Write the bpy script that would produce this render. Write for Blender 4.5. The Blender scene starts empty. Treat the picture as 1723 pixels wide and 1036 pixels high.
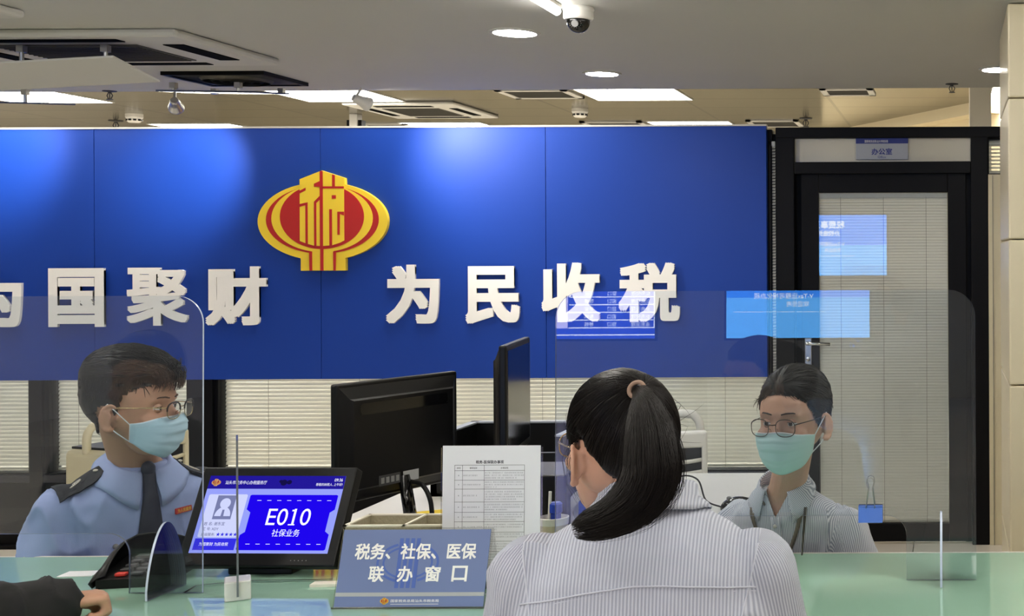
import bpy, bmesh, math, random
from mathutils import Vector, Matrix, noise
from mathutils.bvhtree import BVHTree

random.seed(7)
PI = math.pi
S = bpy.context.scene
COL = S.collection

# ---------------------------------------------------------------- camera, world, exposure
CAM_H = 1.5
F = 2100.0                      # focal length in pixels of the 1723 px wide frame
PX, PY, ROLL = 1600.0, 430.0, 0.0047
cam_data = bpy.data.cameras.new('camera')
cam = bpy.data.objects.new('camera', cam_data)
COL.objects.link(cam)
cam_data.sensor_width = 36.0
cam_data.lens = 36.0 * F / 1723.0
cam_data.shift_x = -(PX - 861.5) / 1723.0
cam_data.shift_y = (PY - 518.0) / 1723.0
cam_data.clip_start = 0.05
cam.location = (0, 0, CAM_H)
cam.rotation_euler = (PI / 2, ROLL, 0)
S.camera = cam

world = bpy.data.worlds.new('world')
S.world = world
world.use_nodes = True
world.node_tree.nodes['Background'].inputs[0].default_value = (0.9, 0.92, 1.0, 1)
world.node_tree.nodes['Background'].inputs[1].default_value = 0.05
S.view_settings.view_transform = 'Standard'
S.view_settings.look = 'None'
S.view_settings.gamma = 1.0
S.view_settings.use_curve_mapping = False
S.view_settings.exposure = 0.4
S.cycles.transparent_max_bounces = 24
S.cycles.max_bounces = 10
S.cycles.glossy_bounces = 6
S.cycles.sample_clamp_indirect = 6.0
S.cycles.caustics_reflective = False
S.cycles.caustics_refractive = False

LAMP = 110.0        # downlights
PANEL = 22.0       # recessed ceiling panels behind the partition
LOBBY = 7.0        # fill panels added over the waiting hall, out of view
TUBE = 30.0
SPOT_W = 30.0      # wall-washer heads
SCREEN_E = 9.0     # lobby display walls

# ---------------------------------------------------------------- helpers
def P(px, py, Y):
    dx, dy = px - PX, py - PY
    return Vector(((dx - ROLL * dy) * Y / F, Y, CAM_H - (dy + ROLL * dx) * Y / F))

def lin(c):
    out = []
    for v in c[:3]:
        v = v / 255.0
        out.append(v / 12.92 if v <= 0.04045 else ((v + 0.055) / 1.055) ** 2.4)
    return tuple(out) + (1.0,)

def frame(o, x, y):
    x = Vector(x).normalized(); y = Vector(y); z = x.cross(y).normalized(); y = z.cross(x)
    m = Matrix((x, y, z)).transposed().to_4x4()
    m.translation = Vector(o)
    return m

def facing(o, ang=0.0):
    """plane whose normal looks at -Y, turned by ang about Z"""
    return Matrix.Translation(Vector(o)) @ Matrix.Rotation(ang, 4, 'Z') @ Matrix.Rotation(PI / 2, 4, 'X')

def sm(a, b, x):
    t = max(0.0, min(1.0, (x - a) / (b - a)))
    return t * t * (3 - 2 * t)

MATS = {}
def mat(name, col, rough=0.5, metal=0.0, spec=0.5, emit=None, estr=0.0, noise_amt=0.0, nscale=20.0,
        bump=0.0, bscale=60.0, coat=0.0, sss=0.0):
    m = bpy.data.materials.new(name); m.use_nodes = True
    nt = m.node_tree; b = nt.nodes['Principled BSDF']
    c = lin(col)
    b.inputs['Base Color'].default_value = c
    b.inputs['Roughness'].default_value = rough
    b.inputs['Metallic'].default_value = metal
    b.inputs['Specular IOR Level'].default_value = spec
    b.inputs['Coat Weight'].default_value = coat
    b.inputs['Coat Roughness'].default_value = 0.05
    if sss:
        b.inputs['Subsurface Weight'].default_value = sss
        b.inputs['Subsurface Radius'].default_value = (0.012, 0.005, 0.003)
        b.inputs['Subsurface Scale'].default_value = 0.5
    if emit is not None:
        b.inputs['Emission Color'].default_value = lin(emit)
        b.inputs['Emission Strength'].default_value = estr
    if noise_amt or bump:
        tc = nt.nodes.new('ShaderNodeTexCoord')
    if noise_amt:
        n = nt.nodes.new('ShaderNodeTexNoise'); n.inputs['Scale'].default_value = nscale
        n.inputs['Detail'].default_value = 4
        nt.links.new(tc.outputs['Object'], n.inputs['Vector'])
        r = nt.nodes.new('ShaderNodeMix'); r.data_type = 'RGBA'
        r.inputs[6].default_value = tuple(v * (1 - noise_amt) for v in c[:3]) + (1,)
        r.inputs[7].default_value = tuple(min(1, v * (1 + noise_amt)) for v in c[:3]) + (1,)
        nt.links.new(n.outputs['Fac'], r.inputs[0])
        nt.links.new(r.outputs[2], b.inputs['Base Color'])
    if bump:
        n2 = nt.nodes.new('ShaderNodeTexNoise'); n2.inputs['Scale'].default_value = bscale
        nt.links.new(tc.outputs['Object'], n2.inputs['Vector'])
        bp = nt.nodes.new('ShaderNodeBump'); bp.inputs['Strength'].default_value = bump
        bp.inputs['Distance'].default_value = 0.004
        nt.links.new(n2.outputs['Fac'], bp.inputs['Height'])
        nt.links.new(bp.outputs['Normal'], b.inputs['Normal'])
    MATS[name] = m
    return m

def emis(name, col, strength):
    m = bpy.data.materials.new(name); m.use_nodes = True
    nt = m.node_tree; nt.nodes.clear()
    o = nt.nodes.new('ShaderNodeOutputMaterial'); e = nt.nodes.new('ShaderNodeEmission')
    e.inputs[0].default_value = lin(col); e.inputs[1].default_value = strength
    nt.links.new(e.outputs[0], o.inputs[0])
    MATS[name] = m
    return m

def clear(name, tint=(255, 255, 255), ior=1.49, haze=0.0):
    """clear sheet: Fresnel mirror over straight-through transparency, a little surface haze"""
    m = bpy.data.materials.new(name); m.use_nodes = True
    nt = m.node_tree; nt.nodes.clear()
    o = nt.nodes.new('ShaderNodeOutputMaterial')
    f = nt.nodes.new('ShaderNodeFresnel'); f.inputs[0].default_value = ior
    t = nt.nodes.new('ShaderNodeBsdfTransparent'); t.inputs[0].default_value = lin(tint)
    g = nt.nodes.new('ShaderNodeBsdfGlossy'); g.inputs['Roughness'].default_value = 0.0
    mx = nt.nodes.new('ShaderNodeMixShader')
    nt.links.new(f.outputs[0], mx.inputs[0]); nt.links.new(t.outputs[0], mx.inputs[1]); nt.links.new(g.outputs[0], mx.inputs[2])
    last = mx
    if haze:
        d = nt.nodes.new('ShaderNodeBsdfDiffuse'); d.inputs[0].default_value = lin((235, 238, 245))
        m2 = nt.nodes.new('ShaderNodeMixShader'); m2.inputs[0].default_value = haze
        nt.links.new(mx.outputs[0], m2.inputs[1]); nt.links.new(d.outputs[0], m2.inputs[2])
        last = m2
    nt.links.new(last.outputs[0], o.inputs[0])
    MATS[name] = m
    return m

def mw(o):
    if o.parent is None:
        return o.matrix_basis.copy()
    return mw(o.parent) @ o.matrix_parent_inverse @ o.matrix_basis

def tag(o, label=None, cat=None, group=None, kind=None):
    if label: o['label'] = label
    if cat: o['category'] = cat
    if group: o['group'] = group
    if kind: o['kind'] = kind
    return o

def thing(name, loc, label, cat, group=None):
    o = bpy.data.objects.new(name, None)
    o.empty_display_size = 0.05
    COL.objects.link(o); o.location = loc
    return tag(o, label, cat, group)

def link_mesh(me, name, mats, parent=None, recentre=True, smooth=False):
    if not isinstance(mats, (list, tuple)): mats = [mats]
    if len(me.materials): me.materials.clear()
    for m in mats: me.materials.append(MATS[m] if isinstance(m, str) else m)
    if smooth:
        me.polygons.foreach_set('use_smooth', [True] * len(me.polygons))
    o = bpy.data.objects.new(name, me)
    COL.objects.link(o)
    if parent is not None:
        o.parent = parent
        o.matrix_parent_inverse = mw(parent).inverted()
    elif recentre and len(me.vertices):
        xs = [v.co for v in me.vertices]
        mn = Vector([min(c[i] for c in xs) for i in range(3)]); mx = Vector([max(c[i] for c in xs) for i in range(3)])
        c = Vector(((mn.x + mx.x) / 2, (mn.y + mx.y) / 2, mn.z))
        me.transform(Matrix.Translation(-c)); o.location = c
    return o

TEXTS = {}
def text_geo(body, bold=0.0, extrude=0.0):
    key = (body, bold, extrude)
    if key in TEXTS: return TEXTS[key]
    c = bpy.data.curves.new('t', 'FONT'); c.body = body; c.size = 1.0; c.extrude = extrude
    c.resolution_u = 4
    o = bpy.data.objects.new('t', c); COL.objects.link(o)
    dg = bpy.context.evaluated_depsgraph_get(); dg.update()
    me = bpy.data.meshes.new_from_object(o.evaluated_get(dg))
    vs = [v.co.copy() for v in me.vertices]; fs = [tuple(p.vertices) for p in me.polygons]
    bpy.data.objects.remove(o); bpy.data.curves.remove(c); bpy.data.meshes.remove(me)
    if bold:
        V, Fc = [], []
        k = 0
        for dx, dy in ((0, 0), (1, 1), (1, -1), (-1, 1), (-1, -1), (1, 0), (-1, 0), (0, 1), (0, -1)):
            b0 = len(V)
            V += [v + Vector((dx * bold, dy * bold, 0.002 * k)) for v in vs]
            Fc += [tuple(i + b0 for i in f) for f in fs]
            k += 1
        vs, fs = V, Fc
    TEXTS[key] = (vs, fs)
    return vs, fs

def curve(pts, n=6):
    """smooth path through points"""
    pts = [Vector(p) for p in pts]; out = []
    for i in range(len(pts) - 1):
        a, b, c, d = pts[max(0, i - 1)], pts[i], pts[i + 1], pts[min(len(pts) - 1, i + 2)]
        for k in range(n):
            t = k / n
            out.append(0.5 * ((2 * b) + (c - a) * t + (2 * a - 5 * b + 4 * c - d) * t * t + (3 * b - a - 3 * c + d) * t ** 3))
    return out + [pts[-1]]

class MB:
    def __init__(s):
        s.bm = bmesh.new(); s.mi = 0
    def add(s, vs, fs, M=None):
        bv = [s.bm.verts.new(M @ Vector(v) if M else Vector(v)) for v in vs]
        for f in fs:
            try:
                fc = s.bm.faces.new([bv[i] for i in f]); fc.material_index = s.mi
            except ValueError:
                pass
        return bv
    def box(s, a, b, M=None, bevel=0.0, seg=2):
        a = Vector(a); b = Vector(b)
        lo = Vector([min(a[i], b[i]) for i in range(3)]); hi = Vector([max(a[i], b[i]) for i in range(3)])
        vs = [(x, y, z) for z in (lo.z, hi.z) for y in (lo.y, hi.y) for x in (lo.x, hi.x)]
        fs = [(0, 2, 3, 1), (4, 5, 7, 6), (0, 1, 5, 4), (2, 6, 7, 3), (0, 4, 6, 2), (1, 3, 7, 5)]
        bv = s.add(vs, fs, M)
        if bevel:
            vset = set(bv)
            es = [e for e in s.bm.edges if e.verts[0] in vset and e.verts[1] in vset]
            r = bmesh.ops.bevel(s.bm, geom=es, offset=bevel, segments=seg, affect='EDGES', profile=0.5)
            for f in r['faces']: f.material_index = s.mi
        return s
    def prism(s, poly, d, M=None):
        """polygon in local XY, extruded 0..d along local Z"""
        n = len(poly)
        vs = [(p[0], p[1], 0) for p in poly] + [(p[0], p[1], d) for p in poly]
        fs = [tuple(reversed(range(n))), tuple(range(n, 2 * n))] + [(i, (i + 1) % n, n + (i + 1) % n, n + i) for i in range(n)]
        s.add(vs, fs, M); return s
    def flat(s, poly, z=0.0, M=None):
        s.add([(p[0], p[1], z) for p in poly], [tuple(range(len(poly)))], M); return s
    def rect(s, x0, y0, x1, y1, z=0.0, M=None):
        return s.flat([(x0, y0), (x1, y0), (x1, y1), (x0, y1)], z, M)
    def loft(s, rings, cap=True, closed=True):
        n = len(rings[0]); vs = [v for r in rings for v in r]; fs = []
        for k in range(len(rings) - 1):
            for i in range(n if closed else n - 1):
                j = (i + 1) % n
                fs.append((k * n + i, k * n + j, (k + 1) * n + j, (k + 1) * n + i))
        if cap and closed:
            fs.append(tuple(reversed(range(n)))); fs.append(tuple(range((len(rings) - 1) * n, len(rings) * n)))
        s.add(vs, fs); return s
    def tube(s, pts, r, seg=8, cap=True, flat=1.0):
        pts = [Vector(p) for p in pts]
        n = len(pts)
        rr = r if isinstance(r, (list, tuple)) else [r] * n
        rings = []; prev = None
        for i, p in enumerate(pts):
            t = (pts[min(i + 1, n - 1)] - pts[max(i - 1, 0)])
            if t.length < 1e-9: t = Vector((0, 0, 1))
            t.normalize()
            if prev is None:
                a = Vector((0, 0, 1)) if abs(t.z) < 0.9 else Vector((1, 0, 0))
                u = t.cross(a).normalized()
            else:
                u = (prev - t * prev.dot(t))
                u = u.normalized() if u.length > 1e-6 else t.orthogonal().normalized()
            prev = u; w = t.cross(u)
            rings.append([p + u * (math.cos(2 * PI * k / seg) * rr[i]) + w * (math.sin(2 * PI * k / seg) * rr[i] * flat) for k in range(seg)])
        return s.loft(rings, cap)
    def loop(s, pts, r, seg=8):
        pts = [Vector(p) for p in pts]; n = len(pts)
        c = sum(pts, Vector()) / n; nrm = Vector()
        for i in range(n): nrm += (pts[i] - c).cross(pts[(i + 1) % n] - c)
        nrm.normalize(); rings = []
        for i in range(n):
            t = (pts[(i + 1) % n] - pts[i - 1]).normalized(); u = t.cross(nrm).normalized()
            rings.append([pts[i] + u * math.cos(2 * PI * k / seg) * r + nrm * math.sin(2 * PI * k / seg) * r for k in range(seg)])
        rings.append(rings[0])
        return s.loft(rings, cap=False)
    def lathe(s, prof, M=None, seg=32):
        """prof: (radius, z) pairs"""
        rings = []
        for r, z in prof:
            ring = [Vector((r * math.cos(2 * PI * k / seg), r * math.sin(2 * PI * k / seg), z)) for k in range(seg)]
            rings.append([M @ v for v in ring] if M else ring)
        return s.loft(rings, cap=True)
    def ell(s, c, r, M=None, seg=24, rot=None):
        m = Matrix.Translation(Vector(c))
        if rot is not None: m = m @ rot
        m = m @ Matrix.Diagonal((r[0], r[1], r[2], 1.0))
        if M: m = M @ m
        nb = len(s.bm.faces)
        bmesh.ops.create_uvsphere(s.bm, u_segments=seg, v_segments=seg // 2, radius=1.0, matrix=m)
        s.bm.faces.ensure_lookup_table()
        for i in range(nb, len(s.bm.faces)): s.bm.faces[i].material_index = s.mi
        return s
    def cap(s, a, b, ra, rb, M=None, seg=16):
        a = Vector(a); b = Vector(b)
        if M: a = M @ a; b = M @ b
        d = (b - a)
        L = d.length
        if L < 1e-6: return s.ell(a, (ra, ra, ra), seg=seg)
        d.normalize()
        pts, rad = [], []
        for k in range(5):
            t = -PI / 2 + k * PI / 8
            pts.append(a + d * (math.sin(t) * ra)); rad.append(max(1e-4, math.cos(t) * ra))
        pts.append(a); rad.append(ra); pts.append(b); rad.append(rb)
        for k in range(1, 5):
            t = k * PI / 8
            pts.append(b + d * (math.sin(t) * rb)); rad.append(max(1e-4, math.cos(t) * rb))
        return s.tube(pts, rad, seg)
    def sect(s, secs, M=None, n=28, e=2.4):
        """stacked superellipse sections (z, cx, cy, rx, ry)"""
        rings = []
        for z, cx, cy, rx, ry in secs:
            ring = []
            for k in range(n):
                t = 2 * PI * k / n; c, q = math.cos(t), math.sin(t)
                v = Vector((cx + rx * math.copysign(abs(c) ** (2 / e), c), cy + ry * math.copysign(abs(q) ** (2 / e), q), z))
                ring.append(M @ v if M else v)
            rings.append(ring)
        return s.loft(rings)
    def text(s, body, M, h=None, rect=None, bold=0.0, extrude=0.0, align='c'):
        """h: size in metres of one em, placed at M's origin; rect (x0,y0,x1,y1): bounding box fitted exactly"""
        vs, fs = text_geo(body, bold, (extrude / (h or 1.0) if not rect else 0.5) if extrude else 0.0)
        x0 = min(v.x for v in vs); x1 = max(v.x for v in vs); y0 = min(v.y for v in vs); y1 = max(v.y for v in vs)
        if rect:
            sx = (rect[2] - rect[0]) / (x1 - x0); sy = (rect[3] - rect[1]) / (y1 - y0)
            out = [((v.x - x0) * sx + rect[0], (v.y - y0) * sy + rect[1], (v.z + 0.5) * extrude if extrude else v.z * 0.01) for v in vs]
        else:
            ax = {'c': (x0 + x1) / 2, 'l': x0, 'r': x1}[align]
            out = [((v.x - ax) * h, (v.y - (y0 + y1) / 2) * h, v.z * h) for v in vs]
        s.add(out, fs, M); return s
    def mesh(s, name='mesh', normals=True):
        if normals: bmesh.ops.recalc_face_normals(s.bm, faces=s.bm.faces[:])
        me = bpy.data.meshes.new(name); s.bm.to_mesh(me); s.bm.free()
        return me
    def build(s, name, mats, parent=None, smooth=False, M=None, normals=True):
        me = s.mesh(name, normals)
        if M: me.transform(M)
        return link_mesh(me, name, mats, parent, smooth=smooth)

def autosmooth(o, deg=35):
    me = o.data
    me.polygons.foreach_set('use_smooth', [True] * len(me.polygons))
    bm = bmesh.new(); bm.from_mesh(me)
    for e in bm.edges:
        e.smooth = len(e.link_faces) != 2 or e.calc_face_angle(0) < math.radians(deg)
    bm.to_mesh(me); bm.free()
    return o

def eval_mods(me, mods):
    o = bpy.data.objects.new('tmp', me); COL.objects.link(o)
    for t, kw in mods:
        m = o.modifiers.new(t, t)
        for k, v in kw.items(): setattr(m, k, v)
    dg = bpy.context.evaluated_depsgraph_get(); dg.update()
    out = bpy.data.meshes.new_from_object(o.evaluated_get(dg))
    bpy.data.objects.remove(o)
    return out

def fuse(mb, voxel=0.004, it=4, fac=0.5):
    me = mb.mesh()
    return eval_mods(me, [('REMESH', dict(mode='VOXEL', voxel_size=voxel, adaptivity=0.0)),
                          ('SMOOTH', dict(factor=fac, iterations=it))])

def solid(me, t, off=1.0):
    return eval_mods(me, [('SOLIDIFY', dict(thickness=t, offset=off))])

def bvh_of(me):
    return BVHTree.FromPolygons([v.co.copy() for v in me.vertices], [tuple(p.vertices) for p in me.polygons])

def displace(me, fn):
    ns = [v.normal.copy() for v in me.vertices]
    new = []
    for v, n in zip(me.vertices, ns):
        q = v.co + n * fn(v.co, n)
        new += q[:]
    me.vertices.foreach_set('co', new)
    me.update()

def copy_tree(o, off, name=None, parent=None):
    c = o.copy(); COL.objects.link(c)
    if parent is None: c.location = o.location + Vector(off)
    else: c.parent = parent
    for ch in o.children: copy_tree(ch, off, None, c)
    return c

def rrect(x0, y0, x1, y1, r, seg=6, corners=(1, 1, 1, 1)):
    """corner order: lower-left, lower-right, upper-right, upper-left"""
    out = []
    for (cx, cy, a0), on in zip(((x0 + r, y0 + r, PI), (x1 - r, y0 + r, 1.5 * PI), (x1 - r, y1 - r, 0), (x0 + r, y1 - r, 0.5 * PI)), corners):
        if on:
            out += [(cx + r * math.cos(a0 + k * PI / 2 / seg), cy + r * math.sin(a0 + k * PI / 2 / seg)) for k in range(seg + 1)]
        else:
            out.append((x0 if cx < (x0 + x1) / 2 else x1, y0 if cy < (y0 + y1) / 2 else y1))
    return out

def ellipse(cx, cy, rx, ry, n=48, a0=0.0, a1=2 * PI):
    return [(cx + rx * math.cos(a0 + (a1 - a0) * k / n), cy + ry * math.sin(a0 + (a1 - a0) * k / n)) for k in range(n if a1 - a0 > 6.28 else n + 1)]
# ---------------------------------------------------------------- materials
mat('soffit', (188, 187, 182), 0.7, noise_amt=0.03, nscale=1.5)
mat('plaster', (214, 208, 194), 0.8, noise_amt=0.03, nscale=2)
mat('plaster_warm', (220, 206, 172), 0.6, noise_amt=0.03, nscale=2)
#mat('floor_tile', (170, 160, 148), 0.25, noise_amt=0.08, nscale=3)
mat('frame_black', (6, 6, 9), 0.5, spec=0.15)
mat('frame_edge', (40, 40, 48), 0.3)
mat('blue_board', (11, 57, 150), 0.5, spec=0.3, noise_amt=0.02, nscale=3)
mat('letter_white', (246, 243, 238), 0.5)
def slat_mat(name, col, rough, tr):
    m = mat(name, col, rough); nt = m.node_tree; b = nt.nodes['Principled BSDF']; o = nt.nodes['Material Output']
    t = nt.nodes.new('ShaderNodeBsdfTranslucent'); t.inputs[0].default_value = lin(col)
    mx = nt.nodes.new('ShaderNodeMixShader'); mx.inputs[0].default_value = tr
    nt.links.new(b.outputs[0], mx.inputs[1]); nt.links.new(t.outputs[0], mx.inputs[2]); nt.links.new(mx.outputs[0], o.inputs[0])
slat_mat('slat', (250, 247, 238), 0.25, 0.28)
slat_mat('slat_door', (236, 234, 228), 0.35, 0.25)
mat('cord_grey', (120, 118, 112), 0.7)
mat('emblem_yellow', (236, 202, 52), 0.35)
mat('emblem_red', (178, 30, 28), 0.35)
mat('white_plastic', (226, 224, 218), 0.4)
mat('cream_plastic', (222, 208, 170), 0.4)
mat('black_plastic', (7, 7, 8), 0.42, spec=0.3)
mat('slot_black', (8, 8, 9), 0.95, spec=0.05)
mat('black_gloss', (10, 10, 11), 0.12)
mat('dark_grey', (52, 52, 54), 0.45)
mat('mid_grey', (128, 128, 128), 0.5)
mat('steel', (190, 190, 188), 0.28, metal=1.0)
mat('chrome', (225, 225, 225), 0.12, metal=1.0)
mat('paper', (236, 237, 242), 0.8)
mat('ink', (45, 45, 52), 0.8)
mat('ink_soft', (118, 120, 130), 0.8)
mat('desk_white', (226, 224, 218), 0.35, noise_amt=0.02)
mat('counter_body', (160, 168, 160), 0.5)
mat('sign_blue', (104, 120, 164), 0.3)
mat('sign_mark', (70, 98, 174), 0.3)
mat('sign_text', (248, 246, 240), 0.5)
mat('sign_grey', (168, 170, 172), 0.4)
mat('plate_silver', (158, 162, 172), 0.4)
mat('plate_navy', (20, 36, 120), 0.4)
mat('clip_blue', (84, 122, 214), 0.3, coat=0.3)
mat('box_woven', (172, 164, 138), 0.9, noise_amt=0.22, nscale=160, bump=0.4, bscale=200)
mat('box_rim', (232, 226, 208), 0.7)
mat('rim_grey', (150, 156, 166), 0.4)
mat('note_yellow', (246, 214, 50), 0.8)
mat('folder_blue', (30, 62, 170), 0.4)
mat('navy_cloth', (28, 32, 46), 0.8)
mat('tile_beige', (214, 202, 172), 0.3, noise_amt=0.04, nscale=4)
mat('panel_beige', (206, 196, 166), 0.5)
mat('grille_dark', (70, 68, 62), 0.6)
mat('alu_white', (196, 194, 188), 0.6)
mat('acrylic_edge', (200, 212, 232), 0.25, emit=(180, 200, 235), estr=0.0)
mat('key_red', (200, 50, 40), 0.5)
mat('rear_wall', (200, 190, 164), 0.7)
emis('lamp_disc', (255, 250, 240), LAMP)
emis('lamp_panel', (255, 250, 238), PANEL)
emis('fill_lobby', (255, 250, 240), LOBBY)
emis('lamp_tube', (255, 250, 242), TUBE)
emis('lamp_bulb', (255, 246, 230), 20.0)
clear('acrylic', (248, 251, 253), 1.49, haze=0.012)
clear('glass', (252, 254, 254), 1.52)
clear('lens', (250, 250, 250), 1.5)
clear('dome_glass', (70, 70, 75), 1.5)

def setup_tiles(name, base, sx, sy, rough, metal, seam, width=0.004):
    m = mat(name, base, rough, metal)
    nt = m.node_tree; b = nt.nodes['Principled BSDF']
    tc = nt.nodes.new('ShaderNodeTexCoord'); br = nt.nodes.new('ShaderNodeTexBrick')
    br.offset = 0.0; br.inputs['Scale'].default_value = 1.0
    br.inputs['Brick Width'].default_value = sx; br.inputs['Row Height'].default_value = sy
    br.inputs['Mortar Size'].default_value = width; br.inputs['Mortar Smooth'].default_value = 0.1
    c = lin(base)
    br.inputs['Color1'].default_value = tuple(v * 0.82 for v in c[:3]) + (1,)
    br.inputs['Color2'].default_value = tuple(v * 1.12 for v in c[:3]) + (1,)
    br.inputs['Mortar'].default_value = lin(seam)
    nt.links.new(tc.outputs['Object'], br.inputs['Vector'])
    nt.links.new(br.outputs['Color'], b.inputs['Base Color'])
    return m
setup_tiles('alu_ceiling', (128, 120, 102), 1.2, 0.6, 0.2, 0.85, (46, 40, 32), 0.014)
setup_tiles('floor_slabs', (206, 198, 186), 0.8, 0.8, 0.2, 0.0, (110, 100, 90), 0.003)

def counter_glass():
    m = mat('counter_glass', (150, 188, 168), 0.012, 0.0, 0.5, noise_amt=0.02, nscale=2)
    b = m.node_tree.nodes['Principled BSDF']
    b.inputs['IOR'].default_value = 1.75
counter_glass()

# ---------------------------------------------------------------- room shell
WY = 6.5            # office partition line
HC = 0.77           # counter top
SOF = 2.3           # low ceiling over the counter
RAI = 2.8           # aluminium ceiling behind
XL, XR, YB, YF = -10.0, 3.2, -16.2, 17.0

def struct(name, a, b, m, bevel=0.0):
    o = MB().box(a, b, bevel=bevel).build(name, m)
    o['kind'] = 'structure'
    return o

struct('floor', (XL, YB, -0.1), (XR, YF, 0), 'floor_slabs')
struct('ceiling', (XL, 0.2, SOF), (XR, 5.95, RAI + 0.1), 'soffit')
struct('ceiling_rear', (XL, 5.95, RAI), (XR, YF, RAI + 0.1), 'alu_ceiling')
struct('ceiling_lobby', (XL, YB, 3.3), (XR, 0.2, 3.4), 'soffit')
struct('trim_1', (XL, 0.1, SOF), (XR, 0.2, 3.4), 'soffit')
struct('wall_left', (XL - 0.1, YB, -0.1), (XL, YF, 3.4), 'plaster')
struct('wall_right', (XR, YB, -0.1), (XR + 0.1, YF, 3.4), 'plaster')
struct('wall_lobby', (XL - 0.1, YB - 0.1, -0.1), (XR + 0.1, YB, 3.4), 'plaster')
struct('wall_rear', (XL - 0.1, YF, -0.1), (XR + 0.1, YF + 0.1, 3.4), 'rear_wall')

# column on the right, tiled
cm = MB()
z0 = 0
for z1 in (0.55, 1.09, 1.552, 2.0, SOF):
    cm.box((0.183, 3.95, z0), (0.83, 4.6, z1 - 0.003), bevel=0.006)
    z0 = z1
tag(cm.build('column', 'tile_beige'), kind='structure')
# column and bulkhead far behind on the right
struct('column', (P(1632, 200, 8.6).x, 8.6, 0), (P(1668, 200, 8.6).x, 9.0, RAI), 'plaster')
a, b = P(1428, 214, 12.6), P(1652, 167, 10.45)
d = (b - a); d.z = 0
a.z = RAI
M = frame(a, d, (0, 0, 1))
bl = MB(); L = d.length
bl.box((-1.0, -0.10, -0.3), (L, 0.01, 0.0), M)
bl.box((-1.0, -0.6, -0.3), (L, -0.10, -0.18), M)
tag(bl.build('beam', 'plaster_warm'), kind='structure')

# ---------------------------------------------------------------- office partition: frames, glass, blinds
FX = lambda px: (px - PX) * WY / F
FZ = lambda py: CAM_H - (py - PY) * WY / F     # for rows already cleared of the roll
BX0, BX1 = -5.6, FX(1293)
def win(n, x0, x1, z0, z1, fw=0.03):
    """glazed bay: black frame and pane"""
    f = MB()
    for (u0, v0, u1, v1) in ((x0, z0, x0 + fw, z1), (x1 - fw, z0, x1, z1), (x0 + fw, z0, x1 - fw, z0 + fw), (x0 + fw, z1 - fw, x1 - fw, z1)):
        f.box((u0, WY, v0), (u1, WY + 0.09, v1), bevel=0.002)
    o = f.build('window_%d' % n, 'frame_black'); o['kind'] = 'structure'
    g = MB().box((x0 + fw, WY + 0.02, z0 + fw), (x1 - fw, WY + 0.026, z1 - fw)).build('glass_pane', 'glass', o)
    return o

def blind(x0, x1, z0, z1, pitch, y, m, tilt, label, group=None, cords=2):
    t = thing('venetian_blind', ((x0 + x1) / 2, y, z0), label, 'blind', group)
    s = MB(); z = z1 - 0.03
    w = pitch * 1.2
    while z > z0 + 0.012:
        rows = []
        for k in range(4):
            q = k / 3 - 0.5
            yy = q * w * math.cos(tilt); zz = q * w * math.sin(tilt)
            bulge = 0.2 * w * (1 - (2 * q) ** 2)
            jx = random.uniform(-0.0006, 0.0006)
            rows.append([(x0, y + yy - bulge * math.sin(tilt), z + zz + bulge * math.cos(tilt) + jx), (x1, y + yy - bulge * math.sin(tilt), z + zz + bulge * math.cos(tilt) - jx)])
        s.loft(rows, cap=False, closed=False)
        z -= pitch
    s.build('slats', m, t, smooth=True)
    MB().box((x0, y - 0.012, z1 - 0.028), (x1, y + 0.012, z1), bevel=0.003).build('head_rail', m, t)
    MB().box((x0, y - 0.01, z0), (x1, y + 0.01, z0 + 0.012), bevel=0.003).build('bottom_rail', m, t)
    for k in range(cords):
        x = x0 + (x1 - x0) * (k + 0.5) / cords if cords > 2 else x0 + (x1 - x0) * (0.15 + 0.7 * k)
        MB().tube([(x, y - w * 0.62, z0), (x, y - w * 0.62, z1 - 0.02)], 0.0009, 5).build('ladder_cord', 'cord_grey', t)
    return t

ZS = FZ(788)        # blind bottom / sill
bays = [(-7.6, FX(56)), (FX(72), FX(322)), (FX(356), FX(1290) + 0.03)]
where = ['behind the blue board, at the far left past the black post', 'behind the seated officer in the blue uniform',
         'behind the monitors, the air cooler and the ponytailed visitor']
for i, (x0, x1) in enumerate(bays):
    win(i + 1, x0, x1, ZS - 0.03, 2.12)
    blind(x0 + 0.02, x1 - 0.02, ZS + 0.005, 2.08, 0.0208, WY + 0.075, 'slat', 0.95, 'cream venetian blind ' + where[i], 'blinds under the blue board', 3 if i < 2 else 6)
# posts between bays, base wall and head
for k, (x0, x1) in enumerate(((FX(52), FX(74)), (FX(318), FX(360)))):
    struct('trim_%d' % (k + 2), (x0, WY - 0.02, 0), (x1, WY + 0.1, 2.16), 'frame_black', 0.003)
struct('wall_office', (-7.6, WY, 0), (FX(1300), WY + 0.1, ZS - 0.03), 'frame_black')
struct('trim_5', (-7.6, WY - 0.012, ZS - 0.05), (FX(1300), WY, ZS - 0.01), 'frame_edge', 0.003)
struct('trim_6', (-7.6, WY - 0.01, 2.1), (FX(1300), WY + 0.1, 2.16), 'frame_black')

# narrow glazed strip between the board and the door
struct('trim_9', (FX(1293), WY + 0.03, 0), (FX(1310), WY + 0.05, 2.14), 'frame_black')
blind(FX(1294.5), FX(1305), 0.12, 2.1, 0.0155, WY + 0.012, 'slat', 0.75, 'narrow strip of cream blind between the blue board and black door frame', cords=1)

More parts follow.
